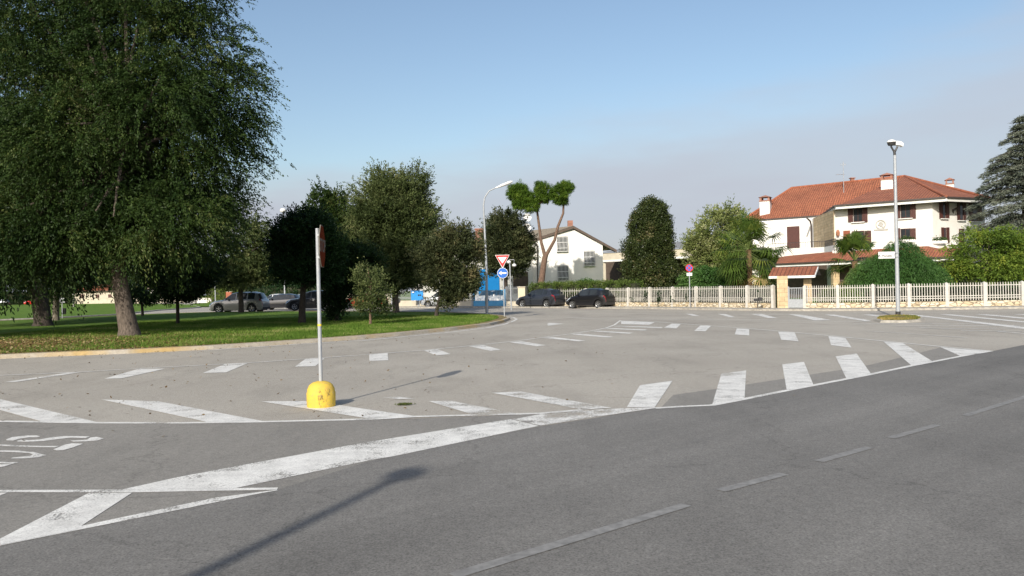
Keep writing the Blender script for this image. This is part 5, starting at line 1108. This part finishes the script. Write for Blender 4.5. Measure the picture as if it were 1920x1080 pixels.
lb = [(l[0] - x, l[1] - D, *l[2:]) for l in pxlobes(D, [(970, 360, 21, 17, 0, 1.2), (984, 372, 22, 15, -.3, 1.1), (974, 383, 17, 10, -.3, .9), (995, 386, 15, 13, -.5, .8), (1014, 355, 14, 15, .3, .9), (1016, 372, 16, 9, .3, .8), (1048, 362, 19, 17, 0, 1.1), (1060, 352, 15, 13, .3, .9), (1052, 377, 13, 9, 0, .7), (1034, 366, 10, 8, 0, .5)])]
V, tn = crown(lb, 3000, 30, .07, .20, .026, 51, shell=.45, gap=-.75, gf=3, rough=.26, up=1.2, out=.9); quadmesh('crown', V, tn, FO['pine'], t)
# laurel column, pale tree, others behind the fence
lt(1220, 576, [(1224, 396, 25, 24), (1212, 420, 33, 32), (1228, 430, 32, 36), (1218, 465, 47, 42), (1220, 510, 54, 44), (1214, 550, 58, 40)], 'laurel', 8200, 16, .15, 52, .2, 'tall dense clipped laurel column behind the white fence, right of the white house', 'barkdark', D=62, fork=1.2, shell=.66, gap=-1.3, gf=2.2, rough=.15, limbs=False, name='laurel_tree')
lt(1345, 576, [(1350, 430, 38, 32), (1320, 455, 34, 32), (1360, 470, 40, 32), (1345, 505, 50, 34), (1310, 470, 24, 30), (1365, 405, 26, 16), (1345, 540, 55, 25)], 'pale', 3600, 18, .16, 53, .14, 'pale yellow-green flowering tree left of the big palm', 'bark', D=62, fork=2, shell=.4, gap=-.5, gf=1.8, rough=.28, spray=.7, droop=-.2, spread=.06)
lt(1300, 576, [(1305, 535, 34, 26), (1325, 522, 30, 20), (1345, 545, 30, 22)], 'weep', 1500, 16, .16, 54, .08, 'low drooping green shrub behind the no stopping sign', D=57.5, fork=.8, name='shrub', cat='shrub', droop=.8)
lt(1390, 560, [(1385, 455, 28, 26), (1400, 480, 26, 26), (1375, 500, 30, 30)], 'lime', 1500, 16, .15, 55, .1, 'bright yellow-green bush tucked behind the big palm', D=60, fork=1.5)
lt(1850, 576, [(1850, 455, 40, 26), (1880, 462, 44, 30), (1820, 480, 34, 26), (1870, 500, 62, 26), (1905, 485, 40, 34), (1800, 505, 24, 16), (1940, 470, 30, 30)], 'yg', 4200, 18, .14, 56, .13, 'spreading yellow-green tree before the cedar at the right edge', 'barkdark', D=50, fork=1.8, shell=.3, gap=-.15, gf=1.9, rough=.34, spray=.85, droop=.3, spread=.06)
lt(1790, 576, [(1790, 512, 22, 16), (1775, 500, 18, 12), (1805, 520, 20, 12)], 'reddish', 420, 14, .10, 57, .07, 'sparse brown twiggy shrub beside the porch column', D=51, fork=1.5, shell=.1, gap=0, name='shrub', cat='shrub')
lt(1100, 560, [(1098, 536, 16, 10), (1085, 540, 12, 8), (1110, 538, 14, 9)], 'weep', 700, 16, .14, 58, .08, 'small green garden shrub above the hedge behind the black car', D=68, fork=.9, name='shrub', cat='shrub')
for i, (px, py, D_, r1, fo1, lab) in enumerate([(1165, 548, 61.5, 18, 'laurel', 'dark round shrub at the foot of the laurel column'), (1455, 545, 52, 16, 'laurel', 'dark shrub below the big palm beside the stone pillar'), (1555, 560, 50, 16, 'hedge', 'low light green shrub behind the fence right of the gate'), (1590, 563, 49, 14, 'yg', 'low yellow-green shrub behind the fence under the small palm'), (1815, 550, 48, 20, 'laurel', 'dark shrub behind the fence below the yellow-green tree'), (1890, 552, 48, 34, 'dark', 'wide dark shrub behind the fence at the right edge'), (1410, 560, 52.5, 24, 'dark', 'dark shrub behind the fence under the big palm'), (1255, 562, 58, 26, 'laurel', 'dark shrub behind the fence right of the laurel column')]):
    lt(px, 576, [(px, py, r1, 16), (px + 6, py - 6, r1 * .7, 10)], fo1, 800, 14, .12, 60 + i, .05, lab, D=D_, fork=.4, name='shrub', cat='shrub', limbs=False)
# weeping conifer dome
D = 49.5
wl_ = pxlobes(D, [(1688, 475, 30, 22), (1680, 500, 62, 30), (1645, 520, 48, 28), (1720, 515, 42, 30), (1690, 535, 78, 24), (1752, 535, 20, 14), (1625, 540, 30, 16), (1690, 460, 14, 12)])
tree('weeping_conifer', 'low dome-shaped weeping conifer behind the lamp pole and fence', (X0(1688, D), D), wl_, 'weep', 5200, 22, .05, .16, .03, 71, .14, 'barkdark', fork=1.2, spray=.75, droop=1.1, shell=.6, gap=-1.3, rough=.1, out=.25)
# cedar at the right edge
def cedar(px, D, topy, label):
    x = X0(px, D); H = Zr(px, topy, D); t = thing('cedar_tree', label, 'tree', (x, D, 0)); rng = np.random.default_rng(5); rr = random.Random(5)
    tr = B('barkdark').tube([(0, 0, 0), (0, 0, H * .5), (.1, 0, H)], [.4, .26, .04], 10); Vs = []; Ts = []
    z = 2.2
    while z < H - .2:
        f = (z / H); Lb = (1 - f) ** .75 * 5.4 + .25; nb = 9 if f < .8 else 6
        for k in range(nb):
            a = 2 * math.pi * (k + rr.random()) / nb; l = Lb * rr.uniform(.5, 1.28); d = Vector((math.cos(a), math.sin(a), 0)); up = .25 if f > .5 else .12
            pts = [Vector((0, 0, z)), Vector((0, 0, z)) + d * l * .5 + Vector((0, 0, up * l * .5)), Vector((0, 0, z)) + d * l + Vector((0, 0, up * l * .3 - .12 * l))]
            tr.tube(pts, [.07, .045, .012], 5, False)
            m = int(420 * l / 4 + 130); s = rng.uniform(.15, 1.02, m) ** .8; P = np.array([pts[0].lerp(pts[1], min(1, 2 * q)) if q < .5 else pts[1].lerp(pts[2], 2 * q - 1) for q in s])
            wdt = .18 + .50 * s * (1.15 - s) * l / 2; sd = np.array([-d.y, d.x, 0]); off = rng.normal(0, 1, m)[:, None] * sd * wdt[:, None]
            P = P + off + np.column_stack([np.zeros(m), np.zeros(m), rng.normal(0, .06, m) - np.abs(off[:, 0] + off[:, 1]) * .25 - rng.uniform(0, .22, m)])
            ax = np.array(d)[None, :] + off * 1.2 + rng.normal(0, .4, (m, 3)) + np.array([0, 0, -.25]); V, tn = leaves(P, ax, .32, .06, rng, np.full(m, .45 + .2 * rr.uniform(-1, 1)), up=1.5); Vs.append(V); Ts.append(tn)
        z += .5 + .16 * rr.random()
    tr.build('trunk', t, True, 70); quadmesh('crown', np.concatenate(Vs), np.concatenate(Ts), FO['cedar'], t); return t
cedar(1926, 62, 208, 'tall blue-grey cedar with drooping layered boughs at the right edge')
# fan palms
def palm(px, cy, D, nf, fr, label, seed, tr_r=.16, spread=1.0):
    x = X0(px, D); zc_ = Zr(px, cy, D); t = thing('fan_palm', label, 'palm tree', (x, D, 0)); rr = random.Random(seed); tints = []; Q = []; dry = []; dt = []
    B(M('palm_fibre', (.14, .09, .045), 1, var=.5, scale=14, bmp=1, bscale=25)).tube([(0, 0, 0), (.05, 0, zc_ * .5), (0, 0, zc_)], [tr_r * 1.1, tr_r, tr_r * 1.35], 12).build('trunk', t, True)
    st_ = B(M('palm_stem', (.10, .14, .03)))
    for i in range(nf):
        a = rr.uniform(0, 6.283); el = math.radians(rr.uniform(-60, 82)); isd = el < math.radians(-42)
        d = Vector((math.cos(a) * math.cos(el), math.sin(a) * math.cos(el), math.sin(el))); l = fr * rr.uniform(.62, .95) * spread; p0 = Vector((0, 0, zc_ - .1 + .2 * math.sin(el))); hub = p0 + d * l - Vector((0, 0, .10 * l))
        st_.tube([p0, (p0 + hub) / 2 + Vector((0, 0, .05)), hub], [.02, .015, .012], 5, False)
        n0 = d.cross(Vector((0, 0, 1))).normalized(); up = n0.cross(d).normalized(); R = fr * rr.uniform(.48, .62); nb = 20; tint = rr.uniform(.15, .85)
        for k in range(nb):
            th = (k - (nb - 1) / 2) / (nb - 1) * math.radians(250); dirv = d * math.cos(th) + n0 * math.sin(th); Lk = R * (1 - .25 * abs(th) / 2.2) * rr.uniform(.85, 1.1); sv = (n0 * math.cos(th) - d * math.sin(th)) * .037
            m_ = hub + dirv * Lk * .55 + up * .04; e = hub + dirv * Lk - Vector((0, 0, .34 * Lk * rr.uniform(.4, 1.5)))
            for A_, B_, w0, w1 in ((hub, m_, .3, 1), (m_, e, 1, .1)):
                q = [A_ - sv * w0, A_ + sv * w0, B_ + sv * w1, B_ - sv * w1]; (dry if isd and rr.random() < .75 else Q).append([tuple(v) for v in q])
                (dt if len(dry) > len(dt) else tints).append(tint + rr.uniform(-.15, .15))
    st_.build('leaf_stems', t); quadmesh('fronds', np.array(Q), np.array(tints), FO['palm'], t)
    if dry: quadmesh('dry_fronds', np.array(dry), np.array(dt), FO['palmdry'], t)
palm(1405, 468, 54, 58, 2.2, 'big fan palm with green and yellowing fronds left of the villa gate', 81)
palm(1431, 505, 56.5, 40, 1.4, 'lower fan palm with dry hanging fronds right of the big palm', 82)
palm(1603, 490, 51, 46, 1.7, 'small dark green fan palm before the villa porch', 83, .14)
# distant tree belt closing the horizon
for i, (px, D_, topy, rw, fo1) in enumerate([(-150, 200, 440, 150, 'big2'), (20, 210, 470, 120, 'dark'), (130, 200, 480, 70, 'big2'), (230, 190, 475, 70, 'big2'), (320, 185, 480, 70, 'big'), (395, 172, 478, 50, 'big2'), (480, 150, 470, 55, 'big2'), (545, 135, 470, 50, 'dark'), (620, 118, 460, 55, 'big2'), (690, 108, 490, 55, 'dark'), (1960, 120, 470, 60, 'big2'), (1150, 160, 520, 40, 'big2'), (1290, 160, 522, 50, 'dark')]):
    cy_ = (topy + 550) / 2; rz_ = (550 - topy) / 2
    lt(px, 560, [(px, cy_, rw, rz_), (px - rw * .5, cy_ + 12, rw * .7, rz_ * .8), (px + rw * .5, cy_ + 10, rw * .7, rz_ * .8)], fo1, 1100, 14, .42, 90 + i, .3, ['broad', 'rounded', 'spreading', 'dense', 'bushy', 'wide', 'leafy', 'dark', 'tall', 'low', 'green', 'far', 'distant'][i] + ' background tree ' + ['beyond the frame edge on the far left', 'behind the far left hedge', 'behind the beige far house', 'between the two far lawn houses', 'behind the low white far house', 'left of the orange-red far house', 'behind the cream far house', 'behind the near-black lawn tree', 'behind the parked cars left of the tall olive tree', 'behind the red car', 'beyond the cedar at the right', 'behind the white house roof', 'behind the low building'][i], D=D_, spread=.5, rough=.28, fork=2, shell=.6, gap=-1.5, limbs=False, group='trees closing the background')

#==CARS==
PAINTS = {}
def carpaint(nm, c, metal=.4):
    if nm not in PAINTS: PAINTS[nm] = M('car_paint_' + nm, c, .32, metal, var=.03, scale=1, coat=.7)
    return PAINTS[nm]
def sm(x, pts): return float(np.interp(x, [p[0] for p in pts], [p[1] for p in pts]))
def make_car(name, label, Lc, Wc, top, belt, side, ws, rw, wheels, wr_, col, plate_rear=True, tail=(.0, .0), cat='car', group='cars parked along the far road', rimm='rim'):
    t = thing(name, label, cat, (0, 0, 0), 0, group); xs = sorted(set([round(v, 3) for v in np.linspace(0, Lc, 56)] + [p[0] for p in top] + [q for s_ in side for q in s_] + [Lc, .04, .12, Lc - .04, Lc - .12]))
    def hw(x): e = min(x, Lc - x); return Wc / 2 * (1 - .16 * max(0, 1 - e / .55) ** 2)
    def zl(x):
        z = .2 + .10 * max(0, 1 - min(x, Lc - x) / .3)
        for c in wheels:
            ra = wr_ + .055
            if abs(x - c) < ra: z = max(z, wr_ + math.sqrt(ra * ra - (x - c) ** 2))
        return z
    secs = []
    for x in xs:
        w_, zb, zt_, l = hw(x), sm(x, belt), sm(x, top), zl(x); zb = min(zb, zt_ - .01); l = min(l, zb - .12); cab = max(0, zt_ - zb)
        wt_ = w_ * (.93 - .30 * min(1, cab / .55) * .75)
        secs.append([(0, l), (w_ * .9, l), (w_ * .985, l + .04), (w_, l + (zb - l) * .45), (w_ * .99, zb - .08 if zb - l > .2 else zb - .04), (w_ * .93, zb), (wt_, max(zb, zt_ - .07)), (wt_ * .82, max(zb + .003, zt_ - .015)), (0, zt_ + (.02 if cab > .2 else .03))])
    groups = {}
    def add(g, q): groups.setdefault(g, []).append(q)
    def p3(x, pt, s): return (x, s * pt[0], pt[1])
    for i in range(len(xs) - 1):
        x0, x1 = xs[i], xs[i + 1]; xm = (x0 + x1) / 2
        for k in range(8):
            for s in (-1, 1):
                q = [p3(x0, secs[i][k], s), p3(x1, secs[i + 1][k], s), p3(x1, secs[i + 1][k + 1], s), p3(x0, secs[i][k + 1], s)]
                if s > 0: q.reverse()
                g = 'body'
                if k == 5:
                    for n_, (a, b2) in enumerate(side):
                        if a <= xm <= b2: g = ('side_window', n_, s)
                if k in (6, 7):
                    if ws[0] < xm < ws[1]: g = ('windscreen', 0, 0)
                    if rw[0] < xm < rw[1]: g = ('rear_window', 0, 0)
                if k == 4 and .06 < xm < .48: g = ('headlight', 0, s)
                if k in (4, 5) and xm > Lc - tail[0] and g == 'body': g = ('tail_light', 0, s)
                add(g, q)
    for i, sg in ((0, 1), (len(xs) - 1, -1)):
        ring_ = [p3(xs[i], p, 1) for p in secs[i]] + [p3(xs[i], p, -1) for p in secs[i][::-1][1:-1]]; add('body', ring_ if sg > 0 else ring_[::-1])
    cp = carpaint(*col)
    for g, qs in groups.items():
        nm = g if isinstance(g, str) else g[0]; mt = {'body': cp, 'side_window': MT['carglass'], 'windscreen': MT['carglass'], 'rear_window': MT['carglass'], 'headlight': MT['head'], 'tail_light': MT['tail']}[nm]
        b = MB().mat(mt)
        for q in qs: b.face(q)
        b.build(nm, t, True, 35, weld=True)
    B('under').box((Lc / 2, 0, .38), (Lc - .5, Wc - .5, .36)).build('underbody', t)
    for xc in wheels:
        for s in (-1, 1):
            yc = s * (Wc / 2 - .115); R = Matrix.Rotation(math.radians(-90 * s), 3, 'X')
            wl_ = B('tyre').lathe([(wr_ * .62, .1), (wr_ * .72, .105), (wr_ * .94, .095), (wr_, .06), (wr_, -.1), (wr_ * .6, -.11)], 24, (xc, yc, wr_), R).build('wheel', t, True, 50)
            rm = MB().mat(MT[rimm]); rm.lathe([(wr_ * .66, .085), (wr_ * .62, .100), (wr_ * .57, .09), (wr_ * .55, .04)], 24, (xc, yc, wr_), R)
            for k in range(5):
                a = k * 2 * math.pi / 5 + .3; rm.face([Vector((xc, yc, wr_)) + R @ Vector((math.cos(a + o_) * r0_, math.sin(a + o_) * r0_, z_)) for o_, r0_, z_ in ((-.55, wr_ * .12, .09), (-.16, wr_ * .6, .085), (.16, wr_ * .6, .085), (.55, wr_ * .12, .09))])
            rm.lathe([(wr_ * .14, .095), (0, .1)], 12, (xc, yc, wr_), R); rm.mat(MT['under']).lathe([(wr_ * .62, .035), (0, .035)], 20, (xc, yc, wr_), R)
            rm.build('rim', wl_, True, 40)
    zb = sm(ws[1] - .0, belt)
    for s in (-1, 1): MB().mat(cp).box((ws[1] - .12, s * (Wc / 2 + .06), zb + .06), (.10, .18, .13)).build('wing_mirror', t)
    if plate_rear: B('plate').box((Lc + .005, 0, sm(Lc, top) * .62), (.015, .50, .12)).build('number_plate', t)
    B('plastic').box((Lc - .02, 0, .36), (.09, Wc * .78, .2)).build('rear_bumper_trim', t); B('plastic').box((.015, 0, .42), (.05, Wc * .6, .2)).build('front_grille', t)
    return t
def put(t, fx, fy, hx, hy, z=0): t.location = (fx, fy, z); t.rotation_euler = (0, 0, math.atan2(hy, hx))
HATCH = dict(top=[(0, .62), (.06, .74), (.5, .92), (1.05, 1.02), (1.75, 1.44), (2.2, 1.53), (3.2, 1.53), (3.75, 1.44), (4.05, 1.08), (4.2, .98), (4.28, .75), (4.3, .6)], belt=[(0, .6), (.5, .86), (1.1, .98), (3.6, 1.08), (4.3, 1.0)], side=[(1.35, 2.18), (2.26, 3.0), (3.08, 3.5)], ws=(1.07, 1.75), rw=(3.78, 4.08), wheels=(.85, 3.45), wr_=.33)
CITY = dict(top=[(0, .6), (.06, .72), (.45, .90), (.85, .99), (1.35, 1.42), (1.8, 1.49), (2.7, 1.47), (3.1, 1.36), (3.4, .98), (3.5, .85), (3.54, .65), (3.55, .55)], belt=[(0, .58), (.45, .84), (.9, .95), (3.0, 1.03), (3.55, .95)], side=[(1.05, 2.05), (2.14, 2.8)], ws=(.87, 1.36), rw=(3.12, 3.42), wheels=(.62, 2.92), wr_=.30)
SUV = dict(top=[(0, .7), (.06, .9), (.5, 1.06), (1.25, 1.15), (1.95, 1.68), (2.4, 1.78), (3.9, 1.78), (4.35, 1.68), (4.6, 1.2), (4.72, 1.05), (4.78, .8), (4.8, .6)], belt=[(0, .68), (.5, 1.0), (1.3, 1.1), (4.1, 1.18), (4.8, 1.1)], side=[(1.5, 2.42), (2.5, 3.4), (3.5, 4.1)], ws=(1.27, 1.95), rw=(4.37, 4.62), wheels=(.92, 3.86), wr_=.38)
hd_ = Vector((.76, -.65))
c = make_car('car', 'dark grey crossover car parked before the cream gate pillar', 4.3, 1.8, col=('anthracite', (.035, .038, .048)), tail=(.32, 0), **HATCH)
F0 = Vector((X0(968, 65.4), 65.4)); put(c, F0.x + .45, F0.y + .9, .72, -.69)
c = make_car('car', 'small black city car with round red tail lights parked before the white pickets', 3.55, 1.63, col=('black', (.012, .012, .014)), tail=(.22, 0), rimm='rim', **CITY)
F0 = Vector((X0(1064, 60.6), 60.6)); put(c, F0.x + .3, F0.y + .65, .78, -.62)
c = make_car('car', 'silver grey hatchback parked facing left beside the blue notice board', 3.9, 1.7, col=('silver', (.42, .44, .46)), tail=(.3, 0), **{**CITY, 'top': [(p[0] * 1.1, p[1]) for p in CITY['top']], 'belt': [(p[0] * 1.1, p[1]) for p in CITY['belt']], 'side': [(a * 1.1, b2 * 1.1) for a, b2 in CITY['side']], 'ws': (.96, 1.49), 'rw': (3.44, 3.76), 'wheels': (.7, 3.2)})
put(c, X0(795, 74.2), 73.8, .97, -.25)
for i, (px, D_, lab) in enumerate(((903, 73.5, 'white car behind the blue sliding gate, left of two'), (936, 73.2, 'white car behind the blue sliding gate, right of two'))):
    c = make_car('car', lab, 3.55, 1.63, col=('white', (.72, .72, .70), 0.0), tail=(.2, 0), group='white cars in the yard behind the blue gate', **CITY); put(c, X0(px, D_) - .3, D_ + .3, .55 if i == 0 else .2, .84)
c = make_car('car', 'silver grey estate SUV parked facing left behind the thin trunk, leftmost of the row', 4.8, 1.9, col=('silvergrey', (.30, .30, .295)), tail=(.3, 0), **SUV)
put(c, X0(398, 69.2), 69.4, .995, -.10)
c = make_car('car', 'black hatchback half hidden behind the silver SUV', 4.3, 1.8, col=('jet', (.012, .013, .018)), tail=(.3, 0), **HATCH); put(c, X0(487, 78), 78, .99, -.12)
c = make_car('car', 'white hatchback behind the black hatchback at the back of the row', 4.3, 1.8, col=('white', (.72, .72, .70), 0.0), tail=(.3, 0), **HATCH); put(c, X0(486, 90), 90, .95, -.3)
c = make_car('car', 'dark grey SUV parked in the shade behind the stop sign pole', 4.8, 1.9, col=('graphite', (.05, .052, .055)), tail=(.3, 0), **SUV); put(c, X0(541, 73), 73, .99, -.12)
c = make_car('car', 'white car seen through the tree trunks behind the dark grey SUV', 4.3, 1.8, col=('white', (.72, .72, .70), 0.0), tail=(.3, 0), **HATCH); put(c, X0(540, 84), 84, .9, -.4)
c = make_car('car', 'bright red hatchback parked between the dark tree and the sapling', 4.3, 1.8, col=('red', (.55, .025, .015), .0), tail=(.3, 0), **HATCH); put(c, X0(646, 78.5), 78.5, .97, -.25)
c = make_car('car', 'red car far away beyond the left lawn', 4.3, 1.8, col=('red', (.55, .025, .015), .0), tail=(.3, 0), group='distant cars beyond the left lawn', **HATCH); put(c, X0(44, 190), 190, .85, .5)
c = make_car('car', 'pale silver car far away at the left edge beyond the lawn', 4.3, 1.8, col=('silver', (.42, .44, .46)), tail=(.3, 0), group='distant cars beyond the left lawn', **HATCH); put(c, X0(-22, 185), 185, .98, .2)
# parked scooter beside the pavement
D = 76; x = X0(722, D); t = thing('scooter', 'black motor scooter parked between the sapling and the tall tree trunk', 'scooter', (x, D, 0))
for xc in (0, 1.25): B('tyre').lathe([(.13, .05), (.23, .055), (.25, 0), (.23, -.055), (.13, -.05)], 18, (xc, 0, .25), RX).build('wheel', t, True)
bs = B('plastic'); bs.extr([(1.0, -.16, .3), (1.5, -.16, .55), (1.45, -.16, .8), (.75, -.16, .82), (.62, -.16, .35), (.25, -.16, .3), (.1, -.16, .95), (.02, -.16, .93), (.12, -.16, .25), (.6, -.16, .22)], (0, .32, 0)); bs.build('body', t)
B('plastic').box((1.05, 0, .84), (.65, .28, .08)).build('seat', t); B('dark').tube([(0, 0, .3), (.12, 0, 1.05)], .03, 8).tube([(.12, -.3, 1.08), (.12, .3, 1.08)], .018, 6).build('handlebar', t)
# low black post with boxes in front of the fence near x=1420
D = 47.6; x = X0(1420, D); t = thing('letter_box_stand', 'short dark post with two small boxes at the fence left of the stone pillar', 'post', (x, D, .12)); B('dark').tube([(0, 0, 0), (0, 0, .5)], .03, 8).build('post', t); B('dark').box((-.12, 0, .52), (.2, .14, .16)).box((.14, 0, .55), (.22, .16, .2)).build('boxes', t)
